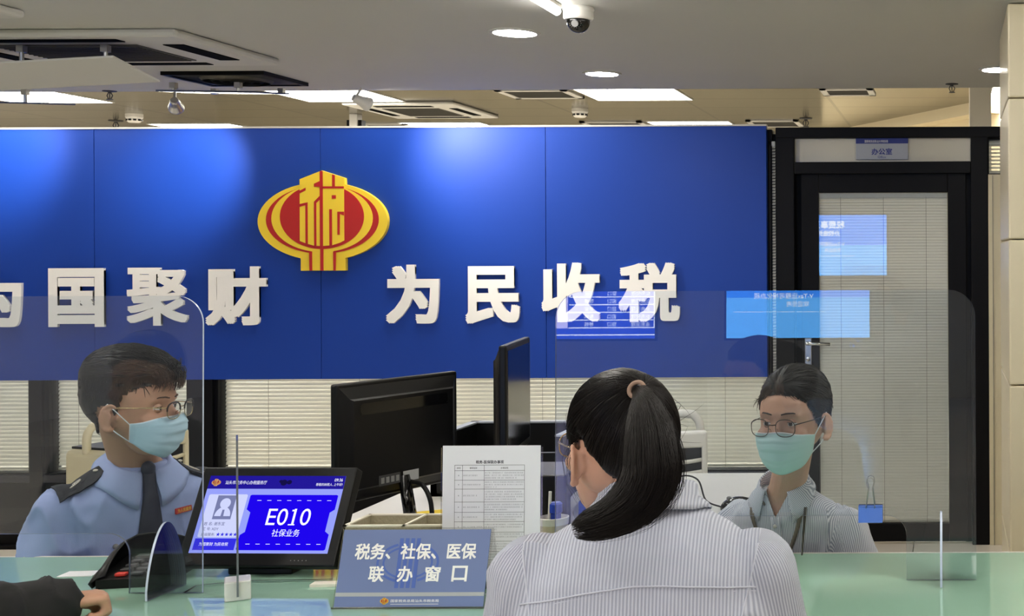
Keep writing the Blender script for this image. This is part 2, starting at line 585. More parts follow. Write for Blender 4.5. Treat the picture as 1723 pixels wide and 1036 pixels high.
# the door: frame, transom, leaf
DX0, DX1 = FX(1307), FX(1663)
dtop = FZ(214)
door = MB()
door.box((DX0, WY - 0.03, 0), (FX(1338), WY + 0.1, dtop), bevel=0.004)
door.box((FX(1634), WY - 0.03, 0), (DX1, WY + 0.1, dtop), bevel=0.004)
door.box((DX0, WY - 0.032, FZ(232)), (FX(1690), WY + 0.1, dtop), bevel=0.004)
door.box((FX(1338), WY - 0.03, FZ(292)), (FX(1634), WY + 0.1, FZ(272)), bevel=0.004)
door = door.build('door_frame', 'frame_black'); door['kind'] = 'structure'
MB().box((FX(1336), WY + 0.012, FZ(274)), (FX(1636), WY + 0.03, FZ(230))).build('transom_panel', mat('transom_cream', (206, 200, 180), 0.25), door)
for u0, u1 in ((FX(1336), FX(1351)), (FX(1623), FX(1637))):
    MB().box((u0, WY + 0.052, 0), (u1, WY + 0.09, FZ(280))).build('door_stop', 'frame_black', door)
leaf = MB()
LX0, LX1, LZ1, LZ0 = FX(1348), FX(1626), FZ(291), 0.012
GX0, GX1, GZ1, GZ0 = FX(1377.5), FX(1595), FZ(323), FZ(880.5)
for (u0, v0, u1, v1) in ((LX0, LZ0, GX0, LZ1), (GX1, LZ0, LX1, LZ1), (GX0, LZ0, GX1, GZ0), (GX0, GZ1, GX1, LZ1)):
    leaf.box((u0, WY + 0.005, v0), (u1, WY + 0.05, v1), bevel=0.003)
leaf = leaf.build('door_1', 'frame_black'); leaf['kind'] = 'structure'
MB().box((GX0, WY + 0.012, GZ0), (GX1, WY + 0.018, GZ1)).build('glass_pane', 'glass', leaf)
hx = P(1360, 575, WY).x
hz = CAM_H - (575.5 - PY) * WY / F
pl = MB().box((hx - 0.018, WY - 0.006, hz - 0.13), (hx + 0.018, WY + 0.006, hz + 0.025), bevel=0.004)
pl.build('lock_plate', 'steel', leaf)
lv = MB()
lv.cap((hx, WY - 0.004, hz), (hx, WY - 0.05, hz), 0.01, 0.01)
lv.tube([(hx, WY - 0.048, hz), (hx + 0.03, WY - 0.05, hz - 0.001), (hx + 0.118, WY - 0.045, hz - 0.005)], [0.01, 0.0095, 0.008], 10)
lv.build('door_handle', 'chrome', leaf, smooth=True)
kb = MB().lathe([(0.0, 0.0), (0.012, 0.0), (0.012, 0.006), (0.004, 0.007), (0, 0.007)], facing((hx, WY - 0.006, hz - 0.085)), 16)
kb.build('key_cylinder', 'chrome', leaf)
blind(GX0 + 0.002, GX1 - 0.002, GZ0 + 0.004, GZ1 - 0.002, 0.0152, WY + 0.035, 'slat_door', 0.95, 'grey venetian blind behind the glass of the black office door', cords=3)

# right of the door: narrow window and beige panel
win(6, FX(1663), FX(1800), FZ(294), FZ(233), 0.006)
blind(FX(1664), FX(1798), FZ(293), FZ(234), 0.0195, WY + 0.06, 'slat', 0.4, 'short strip of cream blind above the beige panel right of the door', cords=1)
struct('wall_panel', (FX(1663), WY - 0.03, 0), (XR, WY + 0.09, FZ(294)), 'panel_beige', 0.002)
struct('trim_7', (FX(1670), WY - 0.036, 0), (FX(1671), WY - 0.03, FZ(296)), 'cord_grey')
struct('wall_office_right', (FX(1800), WY, FZ(294)), (XR, WY + 0.09, dtop), 'panel_beige')
struct('baseboard_office', (-7.6, WY - 0.03, 0), (FX(1306), WY, 0.02), 'frame_black')

# office name plate on the transom
sx0, sx1 = FX(1441), FX(1529)
sz1, sz0 = FZ(232), FZ(268)
sp = thing('door_sign', ((sx0 + sx1) / 2, WY, sz0), 'small silver office name plate with navy header on the door transom', 'sign')
MB().box((sx0, WY - 0.004, sz0), (sx1, WY + 0.012, sz1), bevel=0.002).build('plate', 'plate_silver', sp)
MB().box((sx0, WY - 0.006, FZ(241)), (sx1, WY - 0.0035, sz1)).build('header_strip', 'plate_navy', sp)
Ms = facing((0, WY - 0.0065, 0))
tx = MB()
tx.text('办公室', Ms, rect=(FX(1467.5), FZ(260), FX(1502), FZ(249)), bold=0.02)
tx.text('Office', Ms, rect=(FX(1478), FZ(265.5), FX(1491.5), FZ(261.8)))
tx.build('lettering', 'plate_navy', sp)
MB().text('国家税务总局汕头市税务局', facing((0, WY - 0.0075, 0)), rect=(FX(1456), FZ(239.5), FX(1495), FZ(235))).build('header_lettering', 'sign_text', sp)

# ---------------------------------------------------------------- emblem drawing (coordinates of a 1347 x 1036 drawing)
def emblem(M, w, depth, base_m, red_m):
    """returns (yellow mesh builder, red mesh builder); M's origin at the emblem centre, w its full width"""
    k = w / 1128.0
    T = lambda pts: [((x - 658.0) * k, (525.0 - y) * k) for x, y in pts]
    def arc(cx, cy, rx, ry, a0, a1, n=28):
        return [(cx + rx * math.cos(math.radians(a0 + (a1 - a0) * i / n)), cy - ry * math.sin(math.radians(a0 + (a1 - a0) * i / n))) for i in range(n + 1)]
    y = MB(); r = MB(); h = depth; e = max(0.0006, w * 0.0022)
    t = math.degrees(math.acos(193 / 564.0))
    y.prism(T([(467, 958), (467, 858)] + arc(658, 530, 564, 340, 180 + t, 180 - t) + [(465, 165), (652, 90), (850, 155), (853, 208)]
              + arc(658, 530, 564, 340, t, -t) + [(855, 858), (855, 958)]), h, M)
    def lay(b, poly, lev): b.prism(T(poly), e, M @ Matrix.Translation((0, 0, h + e * (lev - 1))))
    lay(r, arc(657, 515, 490, 296, 0, 360, 64)[:-1], 1)
    lay(y, arc(656, 505, 440, 292, 0, 360, 64)[:-1], 2)
    lay(r, arc(656, 490, 365, 281, 0, 360, 64)[:-1], 3)
    lay(y, [(570, 774), (755, 774), (755, 957), (570, 957)], 3)
    lay(y, [(465, 240), (465, 165), (652, 92), (850, 156), (850, 228)], 4)
    lay(y, [(465, 238), (850, 228), (850, 697), (810, 718), (745, 738), (660, 745), (590, 742), (520, 722), (465, 700)], 4)
    S5 = [[(640, 98), (653, 92), (667, 97), (667, 770), (640, 770)], [(643, 770), (670, 770), (670, 957), (643, 957)],
          [(748, 124), (772, 132), (772, 230), (748, 230)], [(660, 228), (850, 228), (850, 246), (660, 246)],
          [(745, 305), (780, 305), (780, 335), (745, 335)], [(590, 205), (640, 182), (640, 232), (590, 230)],
          [(465, 265), (518, 238), (518, 262), (465, 288)], [(590, 360), (642, 308), (642, 342), (610, 372), (610, 745), (590, 745)],
          [(465, 380), (535, 365), (535, 732), (515, 726), (515, 390), (465, 405)], [(722, 427), (746, 427), (746, 742), (722, 744)],
          [(792, 448), (850, 448), (850, 482), (815, 468), (812, 648), (792, 648)],
          [(545, 793), (572, 793), (572, 957), (548, 957)], [(754, 793), (780, 793), (776, 957), (756, 957)]]
    for p in S5: lay(r, p, 5)
    return y, r

# ---------------------------------------------------------------- blue board, letters, emblem
BT, BB = FZ(212), FZ(631)
BY = WY - 0.05
bb = thing('blue_backdrop_board', ((BX0 + BX1) / 2, BY, BB), 'long blue board with white slogan letters hung across the office partition', 'signboard')
cuts = [BX0 - 1.7, FX(170), FX(548), FX(924), BX1]
for i in range(4):
    MB().box((cuts[i] + 0.0012, BY, BB), (cuts[i + 1] - 0.0012, WY - 0.005, BT), bevel=0.0015).build('board_panel', 'blue_board', bb)
MB().box((cuts[0], BY - 0.003, BT), (BX1, WY - 0.005, BT + 0.009)).build('top_trim', 'alu_white', bb)
def glyph(ch, l, t, r, b, label):
    s = BY / F
    p0 = P((l + r) / 2, (t + b) / 2, BY)
    w, h = (r - l) * s, (b - t) * s
    m = MB().text(ch, facing((p0.x, BY - 0.0005, p0.z)), rect=(-w / 2, -h / 2, w / 2, h / 2), bold=0.025 if ch == '聚' else 0.036, extrude=0.016)
    o = m.build('wall_letter', 'letter_white')
    tag(o, label, 'letter', 'white slogan letters on the blue board')
for g in (('为', -49, 452, 40, 550, 'white raised character 为 cut off by the photo edge, before 国'),
          ('国', 85, 451, 178.5, 549.6, 'white raised character 国 on the blue board, second from the left edge'),
          ('聚', 216, 450, 319, 547.5, 'white raised character 聚 on the blue board, between 国 and 财'),
          ('财', 348.5, 448, 451, 547, 'white raised character 财 on the blue board, last one before the emblem'),
          ('为', 651.5, 445, 741, 544, 'white raised character 为 on the blue board, just after the emblem'),
          ('民', 785, 447.5, 876, 544, 'white raised character 民 on the blue board, between 为 and 收'),
          ('收', 912.5, 441.7, 1011, 541.4, 'white raised character 收 on the blue board, between 民 and 税'),
          ('税', 1042, 441.7, 1145, 541.4, 'white raised character 税 ending the slogan on the blue board')):
    glyph(*g)
ec = P(547, 371.4, BY)
et = thing('emblem', (ec.x, BY, ec.z - 0.26), 'yellow and red lantern-shaped emblem mounted above the slogan on the blue board', 'emblem')
ey, er = emblem(facing((ec.x, BY, ec.z)), 217.8 * BY / F, 0.026, 0, 0)
ey.build('yellow_relief', 'emblem_yellow', et)
er.build('red_inlay', 'emblem_red', et)

# ---------------------------------------------------------------- lamps and ceiling fittings
def downlight(px, py, dia, label):
    h = SOF - CAM_H
    dy = PY - (py + ROLL * (px - PX))
    Y = F * h / dy; x = (px - PX + ROLL * dy) * Y / F
    place_downlight(x, Y, SOF, dia, label)
def place_downlight(x, Y, z, dia, label, group='round recessed downlights'):
    t = thing('ceiling_downlight', (x, Y, z - 0.01), label, 'ceiling light', group)
    r = dia / 2
    M = Matrix.Translation((x, Y, z))
    MB().lathe([(r * 0.83, 0.0), (r * 0.83, -0.006), (r, -0.006), (r, 0.0)], M, 40).build('trim_ring', 'alu_white', t, smooth=False)
    MB().lathe([(0, -0.004), (r * 0.83, -0.004), (r * 0.83, -0.0045), (0, -0.0045)], M, 40).build('diffuser', 'lamp_disc', t)
downlight(866, 54, 0.178, 'round recessed downlight in the low ceiling left of the dome camera')
downlight(1013, 123, 0.165, 'round recessed downlight near the ceiling edge, behind the dome camera')
downlight(1680, 116, 0.17, 'round recessed downlight half hidden by the beige column')

def panel_light(x0, x1, y0, y1, z, label, group, m='lamp_panel', seams=2):
    t = thing('panel_light', ((x0 + x1) / 2, (y0 + y1) / 2, z - 0.01), label, 'ceiling light', group)
    f = MB()
    for a, b in (((x0 - .01, y0 - .01), (x1 + .01, y0)), ((x0 - .01, y1), (x1 + .01, y1 + .01)), ((x0 - .01, y0), (x0, y1)), ((x1, y0), (x1 + .01, y1))):
        f.box((a[0], a[1], z - 0.008), (b[0], b[1], z))
    for k in range(seams):
        x = x0 + (x1 - x0) * (k + 1) / (seams + 1)
        f.box((x - 0.003, y0, z - 0.007), (x + 0.003, y1, z - 0.002))
    f.build('light_frame', 'alu_white', t)
    MB().box((x0, y0, z - 0.005), (x1, y1, z - 0.002)).build('diffuser', m, t)
G = 'square panel lights in the rear ceiling'
nm = {(-2.9, 0): 'bright panel light in the rear ceiling, nearer one above the right half of the board',
      (-2.9, 1): 'bright panel light in the rear ceiling, farther one above the right end of the board',
      (-5.28, 0): 'bright panel light in the rear ceiling, behind the white spotlight',
      (-5.28, 1): 'bright panel light in the rear ceiling, just over the board above the emblem',
      (-7.68, 0): 'bright panel light in the rear ceiling at the left edge of the photo',
      (-7.68, 1): 'bright panel light in the rear ceiling, just over the board near the smoke detector'}
for x in (-7.68, -5.28, -2.9):
    for k, y in enumerate((9.0, 11.95, 5.97)):
        panel_light(x, x + 0.77, y, y + 1.3, RAI, nm.get((x, k), 'bright panel light above the blue board, hidden by the low ceiling'), G)

panel_light(0.33, 0.9, 9.4, 10.7, RAI, 'bright panel light in the rear ceiling, half hidden by the beige column', G)

# lobby side: unseen panels, downlights and tubes added for fill light; one visible tube
for i, (x, y) in enumerate([(x, y) for x in (-6.5, -3.2, 0.2) for y in (-2.2, -6.5, -11.0)]):
    panel_light(x, x + 1.2, y, y + 1.2, 3.3, 'unseen panel light added in the waiting hall ceiling for fill', 'added fill panels over the waiting hall', 'fill_lobby', 1)
for i, (x, y) in enumerate([(-4.4, 2.4), (-3.0, 1.0), (-1.2, 1.0), (-4.6, 0.8), (0.6, 2.2), (-2.9, 3.1)]):
    place_downlight(x, y, SOF, 0.178, 'unseen downlight added in the low ceiling over the customer side')  # added out of view to light the counter area
def tube_light(x, y0, y1, label, group=None):
    t = thing('tube_light', (x, (y0 + y1) / 2, SOF - 0.033), label, 'ceiling light', group)
    MB().box((x - .017, y0, SOF - 0.012), (x + .017, y1, SOF), bevel=0.002).build('tube_holder', 'white_plastic', t)
    MB().tube([(x, y0 + .01, SOF - 0.02), (x, y1 + .005, SOF - 0.02)], 0.013, 14).build('tube', 'lamp_tube', t)
tube_light(-1.245, 2.55, 3.95, 'bright slim tube light on the ceiling beside the dome camera')
for x, y in ((-1.245, 0.7), (-2.4, 0.7), (-2.4, 2.2), (-3.6, 0.22), (-3.6, 1.66), (-0.1, 0.7), (-0.1, 2.2), (1.1, 0.7), (1.1, 2.2)):  # extra tubes out of view, added to brighten the soffit and faces
    tube_light(x, y, y + 1.4, 'unseen tube light added to brighten the low ceiling and people', 'added fill tubes above the customer side')

# dome camera
h = SOF
dc = P(973, 10, 4.0)
dt = thing('dome_camera', (dc.x, 4.0, SOF - 0.09), 'white dome security camera with dark glass bubble under the ceiling', 'camera')
M = Matrix.Translation((dc.x, 4.0, SOF))
MB().lathe([(0, 0), (0.048, 0), (0.05, -0.006), (0.047, -0.012), (0.047, -0.034), (0.043, -0.04), (0.0, -0.04)], M, 40).build('housing', 'white_plastic', dt, smooth=False)
MB().lathe([(0.037, -0.038)] + [(0.036 * math.cos(k * PI / 20), -0.045 - 0.036 * math.sin(k * PI / 20)) for k in range(10)] + [(0.0, -0.081)], M, 32).build('dome', 'black_gloss', dt, smooth=True)
lens = MB().lathe([(0, 0.006), (0.011, 0.006), (0.011, 0), (0, 0)], frame((dc.x, 3.9655, SOF - 0.056), (1, 0, 0), (0, -0.35, 0.93)), 20)
for k in range(14):
    a = 2 * PI * k / 14
    lens.ell((dc.x + 0.018 * math.cos(a), 3.9675, SOF - 0.056 + 0.014 * math.sin(a)), (0.0012,) * 3, seg=6)
lens.build('lens_ring', 'mid_grey', dt)

# track spotlights washing the board
def spot_head(px, py, aim, label, m, pw=1.0, cone=95):
    p = P(px, py, 5.86)
    t = thing('spotlight', (p.x, p.y, p.z - 0.05), label, 'spotlight', 'spotlights along the ceiling edge')
    aim = (Vector(aim) - p).normalized()
    Mx = frame(p, aim.orthogonal(), aim.cross(aim.orthogonal()))
    if Mx.col[2].to_3d().dot(aim) < 0: Mx = Mx @ Matrix.Rotation(PI, 4, 'X')
    MB().tube([(p.x, p.y, SOF), tuple(p - aim * 0.03)], 0.006, 8).build('stem', m, t)
    MB().lathe([(0, -0.04), (0.016, -0.04), (0.02, -0.03), (0.024, 0.0), (0.034, 0.032), (0.034, 0.04), (0.03, 0.04), (0.03, 0.036), (0, 0.036)], Mx, 24).build('lamp_head', m, t, smooth=False)
    MB().lathe([(0, 0.038), (0.029, 0.038), (0.029, 0.037), (0, 0.037)], Mx, 24).build('bulb', 'lamp_bulb', t)
    l = bpy.data.lights.new('spot_beam', 'SPOT'); l.energy = SPOT_W * pw; l.spot_size = math.radians(cone); l.spot_blend = 0.9
    l.color = (1.0, 0.95, 0.88); l.shadow_soft_size = 0.03
    lo = bpy.data.objects.new('spot_beam', l); COL.objects.link(lo)
    lo.location = p + aim * 0.05
    lo.rotation_euler = aim.to_track_quat('-Z', 'Y').to_euler()
    lo.parent = t; lo.matrix_parent_inverse = mw(t).inverted()
spot_head(295, 175, (P(322, 285, BY)), 'small silver spotlight hanging from the ceiling edge above the left of the board', 'steel', 1.3, 66)
spot_head(608, 170, (P(850, 285, BY)), 'small white spotlight hanging from the ceiling edge above the emblem', 'white_plastic', 1.25, 105)
spot_head(-70, 175, (P(10, 250, BY)), 'unseen spotlight added past the left edge to brighten the board', 'steel', 0.9, 80)  # added lamp outside the frame, lifts the left end of the board

# sprinklers, smoke detectors
def sprinkler(px, py, z, label):
    hh = z - CAM_H; dy = PY - (py + ROLL * (px - PX)); Y = F * hh / dy
    x = (px - PX) * Y / F
    s = Y / 5.8
    t = MB(); M = Matrix.Translation((x, Y, z)) @ Matrix.Diagonal((s, s, s, 1))
    t.lathe([(0, 0), (0.03, 0), (0.03, -0.003), (0.008, -0.006), (0.006, -0.012), (0, -0.012)], M, 20)
    for q in (-1, 1):
        t.tube([M @ Vector((q * 0.007, 0, -0.01)), M @ Vector((q * 0.013, 0, -0.022)), M @ Vector((q * 0.006, 0, -0.036))], 0.0025 * s, 6)
    t.tube([M @ Vector((0, 0, -0.01)), M @ Vector((0, 0, -0.038))], 0.0025 * s, 6)
    t.lathe([(0, -0.037), (0.014, -0.038), (0.014, -0.041), (0, -0.041)], M, 16)
    tag(t.build('fire_sprinkler', 'dark_grey'), label, 'sprinkler', 'fire sprinklers')
sprinkler(186, 153, SOF, 'dark sprinkler head at the ceiling edge on the left, beside the air outlet')
sprinkler(1603, 141, SOF, 'dark sprinkler head at the ceiling edge above the door, near the column')
sprinkler(196, 203, RAI, 'small dark sprinkler in the rear ceiling beside the left smoke detector')
sprinkler(1357, 199, RAI, 'small dark sprinkler in the rear ceiling above the right end of the board')
def smoke(px, py, label):
    dy = PY - (py + ROLL * (px - PX)); Y = F * (RAI - CAM_H) / dy; x = (px - PX) * Y / F
    t = MB(); M = Matrix.Translation((x, Y, RAI)); 
    tt = thing('smoke_detector', (x, Y, RAI - 0.08), label, 'smoke detector', 'smoke detectors')
    t.lathe([(0, 0), (0.07, 0), (0.07, -0.03), (0.062, -0.04), (0.06, -0.06), (0.045, -0.075), (0, -0.075)], M, 28)
    t.build('housing', 'white_plastic', tt)
    v = MB()
    for k in range(10):
        a = 2 * PI * k / 10
        v.box((-0.012, 0.057, -0.062), (0.012, 0.064, -0.046), M @ Matrix.Rotation(a, 4, 'Z'))
    v.build('sensor_slots', 'black_plastic', tt)
smoke(227, 192, 'white smoke detector under the rear ceiling on the left')
smoke(977, 183, 'white smoke detector under the rear ceiling right of the emblem')

# ceiling air-conditioner cassettes, diffusers and deflectors
def cassette(x0, x1, y0, y1, z, label, m='alu_white', gm='grille_dark'):
    t = thing('air_conditioner_cassette', ((x0 + x1) / 2, (y0 + y1) / 2, z - 0.03), label, 'air conditioner')
    MB().box((x0, y0, z - 0.028), (x1, y1, z), bevel=0.012).build('cassette_panel', m, t)
    iw = (x1 - x0) * 0.24; il = (y1 - y0) * 0.24
    g = MB().box((x0 + iw, y0 + il, z - 0.032), (x1 - iw, y1 - il, z - 0.02))
    yy = y0 + il + 0.02
    while yy < y1 - il - 0.02:
        g.box((x0 + iw + 0.01, yy, z - 0.036), (x1 - iw - 0.01, yy + 0.006, z - 0.03)); yy += 0.024
    g.build('intake_grille', gm, t)
    for (a0, b0, a1, b1) in ((x0 + iw, y0 + il * 0.3, x1 - iw, y0 + il * 0.62), (x0 + iw, y1 - il * 0.62, x1 - iw, y1 - il * 0.3),
                             (x0 + iw * 0.3, y0 + il, x0 + iw * 0.62, y1 - il), (x1 - iw * 0.62, y0 + il, x1 - iw * 0.3, y1 - il)):
        MB().box((a0, b0, z - 0.031), (a1, b1, z - 0.024), bevel=0.002).build('air_outlet', 'slot_black', t)
    return t
cassette(-3.68, -2.68, 4.32, 5.0, SOF, 'large white ceiling air conditioner at the upper left with dark grille')
cassette(-3.95, -2.96, 3.4, 4.0, SOF, 'corner of another ceiling air conditioner at the very top left')
c3 = cassette(-5.05, -4.12, 10.35, 11.4, RAI, 'white ceiling air conditioner in the rear aluminium ceiling, near the white post')
def vent(px0, px1, py0, py1, z, label, m='grille_dark'):
    Y0 = F * (z - CAM_H) / (PY - (py0 + ROLL * (px0 - PX))); Y1 = F * (z - CAM_H) / (PY - (py1 + ROLL * (px0 - PX)))
    x0, x1 = (px0 - PX) * Y1 / F, (px1 - PX) * Y1 / F
    t = thing('ceiling_vent', ((x0 + x1) / 2, (Y0 + Y1) / 2, z - 0.02), label, 'vent', 'vents in the rear ceiling')
    f = MB()
    for a, b in (((x0, Y0), (x1, Y0 + .05)), ((x0, Y1 - .05), (x1, Y1)), ((x0, Y0), (x0 + .05, Y1)), ((x1 - .05, Y0), (x1, Y1))):
        f.box((a[0], a[1], z - 0.014), (b[0], b[1], z))
    f.build('vent_frame', 'alu_white', t)
    g = MB().box((x0 + .05, Y0 + .05, z - 0.004), (x1 - .05, Y1 - .05, z - 0.001))
    y = Y0 + 0.06
    while y < Y1 - 0.06:
        g.box((x0 + .05, y, z - 0.012), (x1 - .05, y + 0.008, z - 0.003)); y += 0.03
    g.build('louvre', m, t)
vent(1388, 1475, 148, 159, RAI, 'grey grille in the rear ceiling above the door')
vent(870, 985, 150, 164, RAI, 'square vent in the rear ceiling left of the middle panel light', 'grille_dark')
vent(1000, 1100, 204, 213, RAI, 'dark vent in the rear ceiling just over the board', 'grille_dark')
vent(640, 720, 207, 216, RAI, 'dark vent in the rear ceiling right of the white post', 'grille_dark')
vent(1270, 1355, 202, 212, RAI, 'dark vent in the rear ceiling over the right board corner', 'grille_dark')

# square diffuser with hanging deflector
t = thing('air_diffuser', (-3.12, 5.5, SOF - 0.02), 'square air outlet with concentric rings near the ceiling edge on the left', 'vent')
MB().box((-3.34, 5.33, SOF - 0.012), (-2.94, 5.66, SOF), bevel=0.003).build('diffuser_plate', 'grille_dark', t)
d2 = MB()
for k in range(4):
    r = 0.145 - k * 0.036
    M = Matrix.Translation((-3.14, 5.495, SOF - 0.012))
    d2.lathe([(r, 0), (r - 0.012, -0.012), (r - 0.016, -0.012), (r - 0.01, 0)], M, 32)
d2.build('ring_vanes', mat('vane_grey', (96, 92, 84), 0.7), t)
f = MB()
for a, b in (((-3.36, 5.31), (-2.92, 5.33)), ((-3.36, 5.66), (-2.92, 5.68)), ((-3.36, 5.33), (-3.34, 5.66)), ((-2.94, 5.33), (-2.92, 5.66))):
    f.box((a[0], a[1], SOF - 0.016), (b[0], b[1], SOF))
f.build('diffuser_frame', 'frame_black', t)
def deflector(c, w, l, rx, ry, m, rods, label):
    M = Matrix.Translation(Vector(c)) @ Matrix.Rotation(ry, 4, 'Y') @ Matrix.Rotation(rx, 4, 'X')
    t = thing('air_deflector', c, label, 'air deflector')
    MB().box((-w / 2, -l / 2, -0.004), (w / 2, l / 2, 0.004), M, bevel=0.002).build('deflector_board', m, t)
    for (u, v) in rods:
        p = M @ Vector((u, v, 0)); 
        MB().tube([p, (p.x, p.y, SOF - 0.04)], 0.0075, 8).build('hanger_rod', 'steel', t)
        MB().box((p.x - 0.012, p.y - 0.012, SOF - 0.06), (p.x + 0.012, p.y + 0.012, SOF - 0.036)).build('bracket', 'steel', t)
deflector((-3.36, 4.5, 2.165), 0.86, 0.26, -0.2, -0.05, 'alu_white', ((0.35, -0.05), (0.05, -0.05)), 'white deflector board slung on steel rods under the upper left air conditioner')
mat('deflector_gloss', (90, 100, 130), 0.06, 0.6)
deflector((-3.2, 5.5, 2.235), 0.44, 0.26, 0.1, 0.02, 'deflector_gloss', ((-0.16, -0.1), (0.2, 0.1), (0.12, -0.1), (-0.1, 0.1)), 'shiny deflector board on short rods under the square air outlet')
deflector((-4.35, 5.6, 2.21), 0.7, 0.22, 0.1, 0.03, 'deflector_gloss', ((0.2, 0), (-0.2, 0)), 'shiny blue-looking deflector board at the left edge under the ceiling')

# slim post in the rear hall
pp = P(594, 200, 11.2)
t = MB().box((pp.x - 0.035, 11.2, 0), (pp.x + 0.035, 11.3, RAI), bevel=0.004)
tag(t.build('column', 'white_plastic'), kind='structure')
for q in (-1, 1):
    tag(MB().box((pp.x + q * 0.045 - 0.022, 11.22, 0), (pp.x + q * 0.045 + 0.022, 11.3, RAI - 0.055), bevel=0.002).build('trim_8', 'frame_black'), kind='structure')

# ---------------------------------------------------------------- lobby display walls (behind the camera; seen mirrored in the clear screens)
def display(x0, x1, z0, z1, label, name='display_wall'):
    t = thing(name, ((x0 + x1) / 2, YB + 0.02, z0), label, 'screen')
    MB().box((x0 - 0.04, YB + 0.002, z0 - 0.04), (x1 + 0.04, YB + 0.06, z1 + 0.04), bevel=0.005).build('bezel', 'black_plastic', t)
    return t
def toward_y(o):   # plane facing +Y
    return Matrix.Translation(Vector(o)) @ Matrix.Rotation(PI, 4, 'Z') @ Matrix.Rotation(PI / 2, 4, 'X')
emis('led_blue', (40, 130, 240), SCREEN_E); emis('led_sky', (90, 175, 250), SCREEN_E); emis('led_white', (225, 235, 255), SCREEN_E)
emis('led_deep', (25, 60, 190), SCREEN_E); emis('led_lilac', (200, 196, 255), SCREEN_E)
TX0, TX1, TZ0, TZ1 = -4.0, -1.5, 1.05, 2.46
t = display(TX0, TX1, TZ0, TZ1, 'wide blue display wall across the waiting hall, mirrored in the clear screen')
w, hh = TX1 - TX0, TZ1 - TZ0
Mt = toward_y((TX1, YB + 0.0605, TZ0))
sc = MB(); sc.rect(0, 0, w, hh * 0.5, 0, Mt); sc.build('screen', 'led_sky', t)
sc = MB(); sc.rect(0, hh * 0.5, w, hh, 0, Mt); sc.build('screen_upper', 'led_blue', t)
tx = MB()
Mt2 = toward_y((TX1, YB + 0.062, TZ0))
tx.text('税费事远程办', Mt2 @ Matrix.Translation((w * 0.62, hh * 0.84, 0)), h=0.19, bold=0.02)
tx.text('办税缴费更便利', Mt2 @ Matrix.Translation((w * 0.62, hh * 0.70, 0)), h=0.13, bold=0.02)
tx.text('V-Tax远程可视化办税', Mt2 @ Matrix.Translation((w * 0.60, hh * 0.52, 0)), h=0.11, bold=0.01)
tx.text('欢迎使用', Mt2 @ Matrix.Translation((w * 0.50, hh * 0.42, 0)), h=0.1, bold=0.01)
tx.rect(w * 0.3, hh * 0.32, w * 0.95, hh * 0.326, 0, Mt2)
tx.build('lettering', 'led_white', t)
t = display(-8.2, -5.25, TZ0, TZ1, 'blue and white service table display across the waiting hall')
w = 2.95
Mt = toward_y((-5.25, YB + 0.0605, TZ0)); Mt2 = toward_y((-5.25, YB + 0.0625, TZ0))
MB().rect(0, 0, w, hh, 0, Mt).build('screen', 'led_deep', t)
r = MB()
for k in range(9): r.rect(0.0, hh * (0.13 + k * 0.095), 1.5, hh * (0.135 + k * 0.095) + 0.012, 0, Mt2)
r.rect(0, hh * 0.04, w, hh * 0.055, 0, Mt2); r.rect(0.0, hh * 0.13, 0.018, hh, 0, Mt2)
for k in range(8):
    for u0, s in ((0.25, '业务受理'), (0.75, '窗口'), (1.15, '等候')):
        r.text(s, Mt2 @ Matrix.Translation((u0, hh * (0.18 + k * 0.095), 0)), h=0.085)
r.build('table_lettering', 'led_white', t)
MB().rect(1.52, hh * 0.13, w, hh, 0, Mt2).build('side_panel', 'led_lilac', t)
# ---------------------------------------------------------------- counter and desk
CY0, CY1 = 2.28, 3.07
ct = thing('service_counter', (-1.8, (CY0 + CY1) / 2, 0), 'long service counter with pale green glass top', 'counter')
MB().box((-6.5, CY0 - 0.02, HC - 0.012), (1.6, CY1, HC), bevel=0.003).build('glass_top', 'counter_glass', ct)
MB().box((-6.48, CY0 + 0.40, 0), (1.58, CY1 - 0.12, HC - 0.012)).build('counter_body', 'counter_body', ct)
MB().box((-6.5, CY1 - 0.002, HC - 0.03), (1.6, CY1 + 0.006, HC + 0.001), bevel=0.002).build('edge_strip', 'alu_white', ct)

DZ = 0.755
dk = thing('staff_desk', (-1.05, 3.7, 0), 'white staff desk behind the counter, carrying the monitors', 'desk')
MB().prism([(-1.75, 3.1), (-0.66, 3.1), (-0.66, 3.5), (-0.5, 3.5), (-0.5, 4.3), (-1.75, 4.3)], 0.025, Matrix.Translation((0, 0, DZ - 0.025))).build('desk_top', 'desk_white', dk)
for x, y in ((-1.7, 3.14), (-0.55, 3.55)):
    MB().box((x - 0.02, y, 0), (x + 0.02, 4.26, DZ - 0.025), bevel=0.002).build('side_panel', 'desk_white', dk)
MB().box((-1.68, 4.2, 0.2), (-0.57, 4.22, DZ - 0.025)).build('back_panel', 'desk_white', dk)

